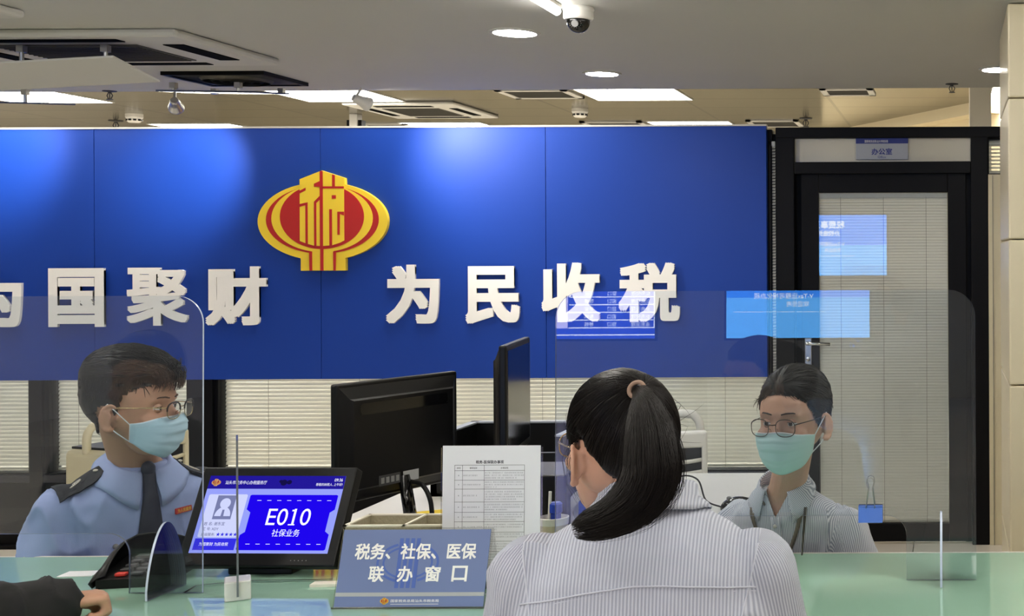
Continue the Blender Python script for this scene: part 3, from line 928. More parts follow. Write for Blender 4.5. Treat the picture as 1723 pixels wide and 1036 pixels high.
# ---------------------------------------------------------------- clear counter screens
def acrylic_screen(x0, x1, y, ztop, cut0, cut1, cutz, label, tilt=0.0, yaw=0.0):
    t = thing('counter_screen', ((x0 + x1) / 2, y, HC), label, 'screen', )
    R = 0.06; rc = 0.045; th = 0.005
    outer = [(x0, 0), (cut0, 0)]
    hz = cutz - HC; zt = ztop - HC
    outer += [(cut0 + rc - rc * math.cos(k * PI / 16), hz - rc + rc * math.sin(k * PI / 16)) for k in range(9)]
    outer += [(cut1 - rc + rc * math.sin(k * PI / 16), hz - rc + rc * math.cos(k * PI / 16)) for k in range(9)]
    outer += [(cut1, 0), (x1, 0)]
    outer += [(x1 - R + R * math.cos(k * PI / 20), zt - R + R * math.sin(k * PI / 20)) for k in range(11)]
    outer += [(x0 + R - R * math.sin(k * PI / 20), zt - R + R * math.cos(k * PI / 20)) for k in range(11)]
    xm = (x0 + x1) / 2
    M = Matrix.Translation((xm, y, HC + 0.001)) @ Matrix.Rotation(yaw, 4, 'Z') @ Matrix.Rotation(-tilt, 4, 'X') @ Matrix.Rotation(PI / 2, 4, 'X')
    b = MB(); b.prism([(u - xm, v) for u, v in outer], th, M @ Matrix.Translation((0, 0, -th / 2)))
    b.bm.normal_update()
    zdir = (M.to_3x3() @ Vector((0, 0, 1)))
    for f in b.bm.faces:
        f.material_index = 0 if abs(f.normal.dot(zdir)) > 0.9 else 1
    b.build('screen_sheet', ['acrylic', 'acrylic_edge'], t)
    for fx in ((x0 + cut0) / 2, (x1 + cut1) / 2):
        half = 0.068; fh = 0.155
        prof = [(-half, 0), (half, 0)] + [(half * math.cos(PI * k / 24) * (1 - 0.25 * math.sin(PI * k / 24)), 0.02 + (fh - 0.02) * math.sin(PI * k / 24)) for k in range(25)]
        fb = MB(); Mf = frame((fx - 0.0025, y, HC + 0.001), (0, 1, 0), (0, 0, 1))
        fb.prism(prof, 0.005, Mf)
        fb.bm.normal_update()
        for f in fb.bm.faces: f.material_index = 0 if abs(f.normal.x) > 0.9 else 1
        fb.build('support_fin', ['acrylic', 'acrylic_edge'], t)
    return t
acrylic_screen(-2.589, -1.640, 2.73, 1.419, -2.43, -1.80, 0.90, 'clear counter screen standing in front of the uniformed officer', tilt=0.012, yaw=0.0)
acrylic_screen(-0.895, 0.054, 2.81, 1.422, -0.737, -0.103, 0.915, 'clear counter screen with a blue clip, in front of the staff woman', tilt=0.0256, yaw=-0.002)

# blue binder clip on the cut-out edge of the right screen
cpos = P(1465, 864, 2.81)
t = thing('binder_clip', (cpos.x, 2.81, cpos.z - 0.02), 'blue binder clip gripping the cut-out edge of the clear screen', 'clip')
b = MB(); w = 0.054; hh = 0.036
prof = [(-0.011, -hh / 2), (0.011, -hh / 2), (0.006, hh / 2), (0.0035, hh / 2), (0.0085, -hh / 2 + 0.0025), (-0.0085, -hh / 2 + 0.0025), (-0.0035, hh / 2), (-0.006, hh / 2)]
b.prism(prof, w, frame((cpos.x - w / 2, cpos.y, cpos.z), (0, 1, 0), (0, 0, 1)))
for q in (-1, 1):
    b.tube([(cpos.x - w / 2, cpos.y + q * 0.006, cpos.z + hh / 2), (cpos.x + w / 2, cpos.y + q * 0.006, cpos.z + hh / 2)], 0.002, 8)
b.build('clip_body', 'clip_blue', t)
for q in (-1, 1):
    b = MB(); yy = cpos.y + q * 0.0075; z = cpos.z + hh / 2
    b.tube([(cpos.x - 0.010, yy, z - 0.004), (cpos.x - 0.0045, yy + q * 0.004, z + 0.04), (cpos.x - 0.0085, yy + q * 0.005, z + 0.054), (cpos.x - 0.0065, yy + q * 0.006, z + 0.063), (cpos.x, yy + q * 0.006, z + 0.066),
            (cpos.x + 0.0065, yy + q * 0.006, z + 0.063), (cpos.x + 0.0085, yy + q * 0.005, z + 0.054), (cpos.x + 0.0045, yy + q * 0.004, z + 0.04), (cpos.x + 0.010, yy, z - 0.004)], 0.0011, 8)
    b.build('wire_handle', 'steel', t, smooth=True)

# edge-on clear divider in a white block
p = P(400, 1003, 2.69); p.z = HC
ray = Vector((p.x, p.y, 0)).normalized()
t = thing('sign_holder', p, 'narrow clear upright sheet in a small white block in front of the number display', 'stand')
side = ray.cross(Vector((0, 0, 1)))
M = frame(p, side, (0, 0, 1))      # z towards camera-ish
MB().box((-0.025, 0, -0.03), (0.025, 0.042, 0.03), M, bevel=0.003).build('block', 'white_plastic', t)
b = MB(); b.box((-0.002, 0.012, -0.05), (0.002, 0.345, 0.045), M); b.bm.normal_update()
for f in b.bm.faces: f.material_index = 0 if abs(f.normal.dot(side)) > 0.9 else 1
mat('sheet_edge', (104, 108, 114), 0.15)
b.build('clear_sheet', ['acrylic', 'sheet_edge'], t)

# ---------------------------------------------------------------- number display (tilted monitor on the counter)
w, h = 0.372, 0.236
o = Vector((-1.787, 2.87, 0.795))
up = Vector((0, 0.108, 0.209)).normalized()
M = frame(o, (1, -0.04, 0), up)
md = thing('display_monitor', (o.x + w / 2, 2.92, HC), 'black tilted queue monitor on the counter showing ticket E010 on blue', 'monitor')
MB().box((0, 0, -0.03), (w, h, 0), M, bevel=0.004).build('housing', 'black_plastic', md)
MB().box((o.x + w * 0.3, 2.885, HC), (o.x + w * 0.7, 2.985, HC + 0.05), bevel=0.004).build('stand', 'black_plastic', md)
UI = 0.78
emis('ui_header', (34, 24, 150), UI); emis('ui_lilac', (150, 160, 248), UI); emis('ui_card', (206, 212, 250), UI)
emis('ui_blue', (30, 6, 236), UI); emis('ui_band', (52, 48, 226), UI); emis('ui_grey', (120, 126, 170), UI)
emis('ui_white', (245, 246, 255), UI * 1.1); emis('ui_ink', (60, 64, 120), UI); emis('ui_dark', (20, 16, 70), UI); emis('ui_gold', (214, 170, 110), UI)
sx0, sy0, sw, sh = 0.022, 0.030, w - 0.044, h - 0.052
def UV(u, v): return (sx0 + u * sw, sy0 + (1 - v) * sh)
def ur(b, u0, v0, u1, v1, z): a = UV(u0, v1); c = UV(u1, v0); b.rect(a[0], a[1], c[0], c[1], z, M)
scr = MB(); ur(scr, 0, 0, 1, 1, 0.0004); scr = scr.build('screen', 'ui_lilac', md)
b = MB(); ur(b, 0, 0, 1, 0.172, 0.0008); b.build('header_bar', 'ui_header', scr)
b = MB(); a = UV(0.03, 0.80); c = UV(0.315, 0.245); b.flat(rrect(a[0], a[1], c[0], c[1], 0.004), 0.0008, M); b.build('info_card', 'ui_card', scr)
pts = [(0.334, 0.26), (0.345, 0.25), (0.966, 0.25), (0.977, 0.26), (0.977, 0.44), (0.945, 0.48), (0.945, 0.72), (0.977, 0.76), (0.977, 0.95), (0.966, 0.962), (0.345, 0.962), (0.334, 0.95), (0.334, 0.77), (0.366, 0.73), (0.366, 0.48), (0.334, 0.44)]
b = MB(); b.flat([UV(*q) for q in reversed(pts)], 0.0008, M); b.build('ticket_panel', 'ui_blue', scr)
b = MB(); ur(b, 0.02, 0.815, 0.32, 0.962, 0.0008); b.build('slogan_band', 'ui_band', scr)
b = MB(); ur(b, 0.10, 0.26, 0.235, 0.57, 0.0012); b.build('portrait_frame', 'ui_grey', scr)
b = MB()
c = UV(0.168, 0.365); b.flat(ellipse(c[0], c[1], 0.0125, 0.0125, 24), 0.0016, M)
c = UV(0.168, 0.53); b.flat(ellipse(c[0], c[1], 0.019, 0.022, 20, 0, PI), 0.0016, M)
b.build('portrait_icon', 'ui_card', scr)
b = MB(); c = UV(0.168, 0.48); b.flat([(c[0] - 0.0025, c[1] + 0.006), (c[0] + 0.0025, c[1] + 0.006), (c[0] + 0.0035, c[1] - 0.012), (c[0], c[1] - 0.016), (c[0] - 0.0035, c[1] - 0.012)], 0.002, M)
b.build('portrait_tie', 'ui_grey', scr)
def utext(b, s, u0, v0, u1, v1, bold=0.0, z=0.0018):
    a = UV(u0, v1); c = UV(u1, v0)
    b.text(s, M @ Matrix.Translation((0, 0, z)), rect=(a[0], a[1], c[0], c[1]), bold=bold)
b = MB(); utext(b, 'E010', 0.50, 0.43, 0.815, 0.645); ur(b, 0.665, 0.63, 0.712, 0.645, 0.0018); ur(b, 0.672, 0.445, 0.69, 0.465, 0.0018)
b.build('ticket_lettering', 'ui_white', scr)
b = MB(); utext(b, '社保业务', 0.565, 0.695, 0.765, 0.79); b.build('service_lettering', 'ui_white', scr)
b = MB(); utext(b, '汕头市政务中心办税服务厅', 0.125, 0.065, 0.43, 0.115); b.build('header_lettering', 'ui_white', scr)
b = MB(); utext(b, '09:36', 0.925, 0.035, 0.985, 0.075); utext(b, '尊敬的纳税人, 上午好!', 0.795, 0.095, 0.99, 0.135); b.build('time_lettering', 'ui_white', scr)
b = MB()
for k in range(8):
    ur(b, 0.395 + k * 0.073, 0.322, 0.425 + k * 0.073, 0.328, 0.0016); ur(b, 0.395 + k * 0.073, 0.882, 0.425 + k * 0.073, 0.888, 0.0016)
b.build('dash_markings', 'ui_white', scr)
b = MB(); utext(b, '为国聚财 为民收税', 0.06, 0.865, 0.27, 0.91); b.build('slogan_lettering', 'ui_white', scr)
b = MB()
utext(b, '姓 名: 谢东宜', 0.055, 0.605, 0.205, 0.65); utext(b, '工 号: XDY', 0.055, 0.675, 0.17, 0.715); utext(b, '星级服务:', 0.055, 0.745, 0.155, 0.785)
b.build('dark_lettering', 'ui_ink', scr)
b = MB()
for k in range(5):
    c = UV(0.178 + k * 0.031, 0.765)
    st = [(c[0] + (0.0052 if i % 2 == 0 else 0.0021) * math.sin(i * PI / 5), c[1] + (0.0052 if i % 2 == 0 else 0.0021) * math.cos(i * PI / 5)) for i in range(10)]
    b.flat(list(reversed(st)), 0.0016, M)
b.build('rating_stars', 'ui_band', scr)
ey, er = emblem(M @ Matrix.Translation((*UV(0.055, 0.09), 0.001)), 0.022, 0.0004, 0, 0)
ey.build('header_emblem', 'ui_gold', scr); er.build('header_emblem_lines', 'emblem_red', scr)
b = MB()
c = UV(0.555, 0.09)
for dx, dy, r in ((0, 0, 0.008), (0.013, 0.001, 0.006), (-0.008, 0.003, 0.004)): b.flat(ellipse(c[0] + dx, c[1] + dy, r, r * 0.9, 20), 0.0012, M)
b.build('header_badge', 'ui_dark', scr)
b = MB()
for k in range(5): b.flat(ellipse(w * 0.72 + k * 0.009, 0.014, 0.0012, 0.0012, 8), 0.0003, M)
b.build('button_marks', 'mid_grey', md)

# ---------------------------------------------------------------- window sign (A-frame)
bl, br_, tl, tr = P(560, 1008, 2.60), P(810, 1010, 2.60), P(577, 886, 2.645), P(826, 884, 2.645)
w = 0.311; h = 0.158
o = Vector((-1.2895, 2.60, HC + 0.004))
up = Vector((0, 0.048, 0.150)).normalized()
M = frame(o, (1, 0, 0), up)
sg = thing('window_sign', (o.x + w / 2, 2.63, HC), 'slate blue table sign with white characters in a clear A-shaped stand', 'sign')
MB().box((0, 0, -0.003), (w, h, 0), M).build('sign_face', 'sign_blue', sg)
b = MB(); b.box((-0.004, -0.004, -0.0055), (w + 0.004, h + 0.004, -0.0032), M); b.box((-0.004, -0.004, -0.003), (w + 0.004, -0.0005, 0.003), M)
Mb = frame(o + up * h + Vector((0, 0.004, 0)), (1, 0, 0), Vector((0, -0.045, 0.150)))
b.box((-0.004, -h, -0.003), (w + 0.004, 0.002, 0.0), Mb)
b.bm.normal_update()
b.build('clear_stand', 'lens', sg)
def SV(u, v): return (u * w, (1 - v) * h)
b = MB(); a = SV(0, 0.865); c = SV(1, 0.815); b.rect(a[0], a[1], c[0], c[1], 0.0003, M); b.build('stripe', 'sign_grey', sg)
ey, er = emblem(M @ Matrix.Translation((*SV(0.47, 0.44), 0.0001)), 0.135, 0.0001, 0, 0)
er.bm.free(); ey.bm.free()
b = MB()
c = SV(0.46, 0.43)
for (rx, ry, t0) in ((0.066, 0.042, 0.005), (0.053, 0.034, 0.004)):
    o1 = ellipse(c[0], c[1], rx, ry, 48); o2 = ellipse(c[0], c[1], rx - t0, ry - t0, 48)
    for i in range(48):
        j = (i + 1) % 48
        if abs(o1[i][0] - c[0]) > 0.02: b.flat([o1[i], o1[j], o2[j], o2[i]], 0.0003, M)
for k in range(4): b.rect(c[0] - 0.022 + k * 0.012, c[1] - 0.052, c[0] - 0.014 + k * 0.012, c[1] + 0.05, 0.0003, M)
b.build('ghost_emblem', 'sign_mark', sg)
b = MB()
def stext(s, u0, v0, u1, v1, bold, z=0.0005):
    a = SV(u0, v1); c = SV(u1, v0); b.text(s, M @ Matrix.Translation((0, 0, z)), rect=(a[0], a[1], c[0], c[1]), bold=bold)
stext('税务、社保、医保', 0.095, 0.18, 0.918, 0.39, 0.022)
for s_, u in (('联', 0.258), ('办', 0.452), ('窗', 0.638), ('口', 0.82)): stext(s_, u - 0.052, 0.475, u + 0.052, 0.68, 0.022)
stext('国家税务总局汕头市税务局', 0.378, 0.905, 0.70, 0.942, 0.0)
a = SV(0.378, 0.968); c = SV(0.70, 0.963); b.rect(a[0], a[1], c[0], c[1], 0.0004, M)
b.build('lettering', 'sign_text', sg)
ey, er = emblem(M @ Matrix.Translation((*SV(0.335, 0.925), 0.0002)), 0.018, 0.0002, 0, 0)
ey.build('small_emblem', 'emblem_yellow', sg); er.build('small_emblem_lines', 'emblem_red', sg)

# ---------------------------------------------------------------- printed list in a clear stand
w, h = 0.2175, 0.30
o = P(743, 955, 2.77); o.z = HC + 0.012
M = frame(o, (1, 0, 0), (0, 0.035, 1))
pt = thing('document_stand', (o.x + w / 2, 2.79, HC), 'white A4 printed list standing upright behind the slate blue sign', 'document')
MB().box((0, 0, -0.0015), (w, h, 0), M).build('paper_sheet', 'paper', pt)
b = MB(); b.box((-0.004, -0.01, -0.0040), (w + 0.004, h * 0.985, -0.0018), M); b.box((-0.004, -0.011, -0.045), (w + 0.004, -0.0085, 0.02), M); b.build('clear_holder', 'lens', pt)
b = MB()
def DX(x): return (x - 12) / 935.0 * w          # drawing columns/rows measured on the sheet
def DYv(y): return h - (y - 25) / 935.0 * w * 1.0
rows = [210, 262, 353, 438, 560, 658, 748, 848, 933, 1030, 1110, 1200]
lw = 0.00035
for y in rows: b.rect(DX(128), DYv(y) - lw, DX(796), DYv(y) + lw, 0.0003, M)
for x in (128, 203, 410, 796): b.rect(DX(x) - lw, DYv(rows[-1]), DX(x) + lw, DYv(rows[0]), 0.0003, M)
b.text('税务-医保联办事项', M @ Matrix.Translation((0, 0, 0.0003)), rect=(DX(330), DYv(196), DX(596), DYv(165)), bold=0.012)
for s_, x0, x1 in (('序号', 148, 184), ('事项名称', 272, 342), ('办理说明', 568, 638)):
    b.text(s_, M @ Matrix.Translation((0, 0, 0.0003)), rect=(DX(x0), DYv(247), DX(x1), DYv(229)))
b.build('table_print', 'ink', pt)
b = MB(); rnd = random.Random(3)
def scribble(x0, x1, y):
    x = x0
    while x < x1:
        k = rnd.choice((0, 1, 2))
        b.rect(DX(x), DYv(y + 5), DX(x + 9), DYv(y + 3.2), 0.0003, M); b.rect(DX(x + 1), DYv(y - 3.4), DX(x + 10), DYv(y - 5), 0.0003, M)
        if k: b.rect(DX(x + 4), DYv(y + 6), DX(x + 6), DYv(y - 6), 0.0003, M)
        x += 14 if rnd.random() > 0.08 else 24
for i in range(1, len(rows) - 1):
    mid = (rows[i] + rows[i + 1]) / 2; n = max(2, int((rows[i + 1] - rows[i]) / 28))
    b.rect(DX(163), DYv(mid + 5), DX(169), DYv(mid - 5), 0.0003, M)
    scribble(210, 210 + rnd.choice((130, 160, 175)), mid)
    for k in range(n):
        yy = mid + (k - (n - 1) / 2) * 24
        scribble(416, 780 if k < n - 1 else 416 + rnd.choice((110, 220, 300)), yy)
b.build('fine_print', 'ink_soft', pt)

# ---------------------------------------------------------------- woven organiser box
bx = thing('organiser_box', (-1.21, 2.9, HC), 'beige woven desk organiser with divider behind the blue sign', 'box')
X0, X1, Y0, Y1, Z1 = -1.385, -1.0, 2.835, 2.965, 0.892
b = MB()
for a, c in (((X0, Y0, HC), (X1, Y0 + 0.008, Z1)), ((X0, Y1 - 0.008, HC), (X1, Y1, Z1)), ((X0, Y0, HC), (X0 + 0.008, Y1, Z1)), ((X1 - 0.008, Y0, HC), (X1, Y1, Z1)), ((X0, Y0, HC), (X1, Y1, HC + 0.006))):
    b.box(a, c, bevel=0.002)
b.build('box_body', 'box_woven', bx)
for x in (X0 + 0.135, X0 + 0.27):
    MB().box((x, Y0 + 0.008, HC + 0.006), (x + 0.006, Y1 - 0.008, Z1 - 0.001), bevel=0.001).build('divider', 'box_woven', bx)
b = MB()
for a, c in (((X0, Y0), (X1, Y0 + .009)), ((X0, Y1 - .009), (X1, Y1)), ((X0, Y0), (X0 + .009, Y1)), ((X1 - .009, Y0), (X1, Y1)), ((X0 + .135, Y0), (X0 + .142, Y1)), ((X0 + .27, Y0), (X0 + .277, Y1))):
    b.box((a[0], a[1], Z1 - 0.001), (c[0], c[1], Z1 + 0.002))
b.build('rim', 'box_rim', bx)

# ---------------------------------------------------------------- monitors on the desk
def monitor(c, right, w, h, label, base_z, tilt=0.0, back=True):
    """c centre of the panel, right: direction of local x seen from the front"""
    right = Vector(right).normalized(); up = Vector((0, 0, 1))
    nrm = right.cross(up)                      # front normal
    up = (up - nrm * tilt).normalized()
    M = frame(Vector(c), right, up)
    t = thing('monitor', (c[0], c[1], base_z), label, 'monitor', 'staff monitors')
    b = MB(); b.box((-w / 2, -h / 2, -0.022), (w / 2, h / 2, 0.0), M, bevel=0.006, seg=3); b.build('bezel', 'black_plastic', t)
    b = MB(); b.box((-w / 2 + 0.016, -h / 2 + 0.022, -0.004), (w / 2 - 0.016, h / 2 - 0.016, 0.0008), M); b.build('screen', 'black_gloss', t)
    b = MB()
    r0 = [(-w / 2 + .006, -h / 2 + .006), (w / 2 - .006, -h / 2 + .006), (w / 2 - .006, h / 2 - .006), (-w / 2 + .006, h / 2 - .006)]
    r1 = [(-w / 2 + .03, -h / 2 + .03), (w / 2 - .03, -h / 2 + .03), (w / 2 - .03, h / 2 - .04), (-w / 2 + .03, h / 2 - .04)]
    b.loft([[M @ Vector((x, y, -0.02)) for x, y in r0], [M @ Vector((x, y, -0.036)) for x, y in r1], [M @ Vector((x * 0.96, y * 0.96, -0.042)) for x, y in r1]])
    b.build('back_shell', 'black_plastic', t)
    b = MB(); b.flat(list(reversed(rrect(-w * 0.36, h * 0.235, w * 0.36, h * 0.325, h * 0.03))), -0.0428, M)
    b.box((-w * 0.36, h * 0.228, -0.0435), (w * 0.36, h * 0.234, -0.041), M); b.build('vent_slot', 'black_gloss', t)
    b = MB(); b.box((w * 0.05, -h * 0.40, -0.0432), (w * 0.22, -h * 0.31, -0.041), M); b.build('port_panel', 'dark_grey', t)
    b = MB()
    for k in range(4): b.box((w * (0.06 + k * 0.04), -h * 0.38, -0.0438), (w * (0.085 + k * 0.04), -h * 0.33, -0.042), M)
    b.build('ports', 'mid_grey', t)
    b = MB(); b.rect(-w * 0.10, -h * 0.40, w * 0.03, -h * 0.31, 0, M @ Matrix.Translation((0, 0, -0.0445)))
    b.build('rating_label', 'sign_grey', t)
    foot = M @ Vector((0, -h * 0.35, -0.035)); 
    b = MB(); b.tube([foot, Vector((foot.x, foot.y, base_z + 0.02)) - nrm * 0.03], [0.022, 0.026], 12, flat=0.6); b.build('stand_neck', 'black_gloss', t, smooth=True)
    b = MB(); b.lathe([(0, 0), (0.09, 0), (0.09, 0.006), (0.082, 0.012), (0.03, 0.02), (0, 0.02)], Matrix.Translation((foot.x, foot.y, base_z)) @ Matrix.Diagonal((1.0, 0.85, 1, 1)), 32)
    b.build('stand_base', 'black_gloss', t)
    return t
# its back to the counter: front faces away (towards the officer)
A, B = Vector((-1.57, 3.15, 0)), Vector((-1.413, 3.52, 0))
monitor((-1.49, 3.335, 1.03), (A - B), 0.405, 0.305, 'black monitor seen from behind, screen turned to the uniformed officer', DZ)
A, B = Vector((-1.229, 3.45, 0)), Vector((-1.293, 3.83, 0))
monitor((-1.261, 3.64, 1.095), (B - A), 0.39, 0.325, 'black monitor seen edge-on beside the printed list', DZ)

# white papers, sticky note, stapler-like strip under the first monitor
pz = DZ
def paper(name, c, w, h, rot, z, m, label, th=0.002, cat='paper', group=None):
    M = Matrix.Translation((c[0], c[1], z)) @ Matrix.Rotation(rot, 4, 'Z')
    o = MB().box((-w / 2, -h / 2, 0), (w / 2, h / 2, th), M).build(name, m)
    return tag(o, label, cat, group)
paper('paper_stack', (-1.595, 3.19), 0.2, 0.16, -0.25, DZ, 'paper', 'stack of white paper on the staff desk under the monitor', 0.045)
paper('sticky_note', (-1.43, 3.42), 0.075, 0.075, 0.5, DZ + 0.046, 'note_yellow', 'yellow sticky note on white paper beside the monitor stand', 0.001, 'note')
t = MB(); M = Matrix.Translation((-1.40, 3.28, DZ)) @ Matrix.Rotation(0.25, 4, 'Z')
t.box((-0.06, -0.015, 0), (0.06, 0.015, 0.035), M, bevel=0.003)
tag(t.build('card_reader', 'dark_grey'), 'small dark grey device with slots at the monitor foot behind the organiser box', 'device')
# monitor cable
b = MB(); b.tube(curve([(-1.445, 3.33, 0.905), (-1.40, 3.30, 0.90), (-1.375, 3.29, 0.86), (-1.37, 3.30, 0.79), (-1.36, 3.34, DZ + 0.008)]), 0.006, 8)
tag(b.build('monitor_cable', 'black_plastic', smooth=True), 'black cable hanging from the back of the left monitor', 'cable')

# open black box on the desk
ob = thing('storage_box', (-1.42, 4.07, DZ), 'open black box with grey rim on the desk behind the edge-on monitor', 'box')
X0, X1, Y0, Y1, Z1 = -1.63, -1.215, 3.9, 4.25, 0.94
b = MB()
for a, c in (((X0, Y0, DZ), (X1, Y0 + 0.02, Z1 - 0.05)), ((X0, Y1 - 0.02, DZ), (X1, Y1, Z1)), ((X0, Y0, DZ), (X0 + 0.02, Y1, Z1)), ((X1 - 0.02, Y0, DZ), (X1, Y1, Z1)), ((X0, Y0, DZ), (X1, Y1, DZ + 0.01))):
    b.box(a, c)
b.build('box_shell', 'black_plastic', ob)
b = MB()
for a, c in (((X0 - .004, Y1 - .026), (X1 + .004, Y1 + .004)), ((X0 - .004, Y0), (X0 + .026, Y1)), ((X1 - .026, Y0), (X1 + .004, Y1))): b.box((a[0], a[1], Z1), (c[0], c[1], Z1 + 0.006), bevel=0.001)
b.build('rim', 'rim_grey', ob)
# black pc case under the edge of it
b = MB().box((-1.165, 3.30, DZ), (-1.02, 3.52, DZ + 0.17), bevel=0.005)
tag(b.build('document_tray', 'black_plastic'), 'black desktop box right of the printed list, behind the pen cup', 'box')

# pen cup with pen, blue glue cap, folders, tape roll
c0 = P(914, 862, 3.0)
cup = thing('pen_cup', (c0.x, 3.12, DZ), 'beige cup with pale rim right of the printed list', 'cup')
Mc = Matrix.Translation((-1.0, 3.13, DZ))
MB().lathe([(0, 0), (0.032, 0), (0.036, 0.085), (0.033, 0.085), (0.03, 0.006), (0, 0.006)], Mc, 28).build('cup_body', mat('cup_beige', (196, 184, 160), 0.5), cup)
MB().lathe([(0.0365, 0.078), (0.038, 0.095), (0.035, 0.096), (0.0335, 0.078)], Mc, 28).build('cup_rim', 'white_plastic', cup)
b = MB(); b.lathe([(0, 0.01), (0.013, 0.01), (0.013, 0.105), (0.016, 0.107), (0.016, 0.128), (0.012, 0.132), (0, 0.132)], Mc @ Matrix.Translation((0.006, 0.0, 0)), 18)
tag(b.build('marker_pen', 'folder_blue'), 'thick blue capped marker standing in the beige cup', 'pen')
b = MB(); b.tube([Mc @ Vector((-0.012, -0.005, 0.01)), Mc @ Vector((-0.005, -0.008, 0.16))], 0.004, 8)
tag(b.build('ballpoint_pen', 'white_plastic'), 'thin pale pen standing in the beige cup', 'pen')
fx = thing('folder_holder', (-0.86, 3.2, DZ), 'blue and black desk file holder beside the pen cup, by the visitor face', 'file holder')
b = MB()
b.box((-0.955, 3.16, DZ), (-0.80, 3.30, DZ + 0.006)); b.box((-0.955, 3.16, DZ), (-0.80, 3.165, DZ + 0.075)); b.build('front_tray', 'folder_blue', fx)
for k in range(3):
    y = 3.19 + 0.04 * k; zt = DZ + 0.13 + 0.02 * k
    MB().prism([(-0.955, DZ), (-0.80, DZ), (-0.80, zt + 0.02), (-0.93, zt + 0.02), (-0.955, zt - 0.01)], -0.004, Matrix.Translation((0, y, 0)) @ Matrix.Rotation(PI / 2, 4, 'X')).build('folder', 'folder_blue' if k != 1 else 'black_plastic', fx)
b = MB()
Mt = Matrix.Translation((-0.985, 3.36, DZ + 0.06)) @ Matrix.Rotation(PI / 2, 4, 'X') @ Matrix.Rotation(0.3, 4, 'Y')
b.lathe([(0.035, -0.012), (0.06, -0.012), (0.06, 0.012), (0.035, 0.012), (0.035, -0.012)], Mt, 32)
tag(b.build('tape_roll', 'white_plastic'), 'white roll of tape standing behind the blue folders', 'tape')

# mouse, cable, keyboard-like strip on the right of the desk
mc = P(1240, 858, 3.62)
ms = thing('computer_mouse', (mc.x, 3.66, DZ), 'black computer mouse on the white desk beside the staff woman', 'mouse')
b = MB(); b.ell((mc.x, 3.66, DZ + 0.008), (0.056, 0.034, 0.034)); me = b.mesh()
for v in me.vertices:
    if v.co.z < DZ + 0.001: v.co.z = DZ + 0.001
link_mesh(me, 'mouse_body', 'black_gloss', ms, smooth=True)
b = MB(); b.ell((mc.x - 0.03, 3.66, DZ + 0.037), (0.008, 0.003, 0.006), seg=12); b.build('scroll_wheel', 'mid_grey', ms)
b = MB(); b.tube(curve([(mc.x - 0.054, 3.66, DZ + 0.012), (mc.x - 0.10, 3.67, DZ + 0.03), (mc.x - 0.13, 3.70, DZ + 0.085), (mc.x - 0.19, 3.72, DZ + 0.09), (mc.x - 0.26, 3.70, DZ + 0.04), (mc.x - 0.30, 3.66, DZ + 0.01)]), 0.0026, 8)
b.build('mouse_cord', 'black_plastic', ms, smooth=True)
b = MB(); M = Matrix.Translation((mc.x - 0.12, 3.50, DZ)) @ Matrix.Rotation(-0.2, 4, 'Z')
b.box((-0.13, -0.025, 0), (0.05, 0.025, 0.035), M, bevel=0.006)
for k in range(4): b.box((-0.11 + k * 0.036, -0.02, 0.035), (-0.085 + k * 0.036, 0.02, 0.037), M)
tag(b.build('power_strip', 'dark_grey'), 'dark grey power strip on the white desk behind the visitor shoulder', 'power strip')

# ---------------------------------------------------------------- air coolers
def cooler(M, label, body, tone):
    t = thing('air_cooler', M.translation, label, 'air cooler', 'tower air coolers')
    w, d, h = 0.36, 0.30, 0.90
    b = MB()
    b.box((-w / 2, -d / 2 + 0.02, 0.06), (w / 2, d / 2, h - 0.06), M, bevel=0.03, seg=4)
    for q in (-1, 1): b.box((q * w / 2 - q * 0.022, -d / 2, 0.06), (q * w / 2, -d / 2 + 0.05, h - 0.05), M, bevel=0.006)
    b.box((-w / 2, -d / 2, h - 0.075), (w / 2, -d / 2 + 0.05, h - 0.012), M, bevel=0.008)
    b.build('cooler_body', body, t)
    MB().box((-w / 2 + 0.02, -d / 2 + 0.014, 0.36), (w / 2 - 0.02, -d / 2 + 0.019, h - 0.075), M).build('inner_grille', 'black_plastic', t)
    b = MB()
    for k in range(9):
        z = 0.40 + k * 0.046
        pts = [M @ Vector((-w / 2 + 0.02 + (w - 0.04) * i / 12, -d / 2 + 0.0 + 0.010 * (2 * i / 12 - 1) ** 2, z + 0.010 * (2 * i / 12 - 1) ** 2)) for i in range(13)]
        b.tube(pts, 0.008, 6)
    b.build('louvres', body, t, smooth=True)
    MB().box((-w / 2 + 0.02, -d / 2 + 0.05, h - 0.062), (w / 2 - 0.02, d / 2 - 0.03, h - 0.052), M).build('top_well', 'black_plastic', t)
    b = MB()
    pts = [(-w / 2 + 0.012, 0.02, h - 0.08), (-w / 2 + 0.012, 0.02, h - 0.01), (-w / 2 + 0.03, 0.02, h + 0.025), (-w / 2 + 0.07, 0.02, h + 0.04), (w / 2 - 0.07, 0.02, h + 0.04), (w / 2 - 0.03, 0.02, h + 0.025), (w / 2 - 0.012, 0.02, h - 0.01), (w / 2 - 0.012, 0.02, h - 0.08)]
    b.tube(curve([M @ Vector(p) for p in pts], 5), 0.0125, 10, flat=1.3); b.build('carry_handle', body, t, smooth=True)
    MB().box((-0.10, -d / 2 - 0.001, h - 0.055), (-0.06, -d / 2 + 0.003, h - 0.04), M, bevel=0.001).build('badge', 'mid_grey', t)
    for x in (-1, 1):
        for y in (-1, 1):
            b = MB(); b.ell(M @ Vector((x * (w / 2 - 0.05), y * (d / 2 - 0.05), 0.03)), (0.03, 0.02, 0.03), seg=14); b.build('caster', 'black_plastic', t)
cooler(Matrix.Translation((-1.12, 4.75, 0)) @ Matrix.Rotation(0.3, 4, 'Z') @ Matrix.Diagonal((0.96, 0.96, 0.955, 1)), 'white tower air cooler with curved louvres behind the ponytailed visitor', 'white_plastic', 0)
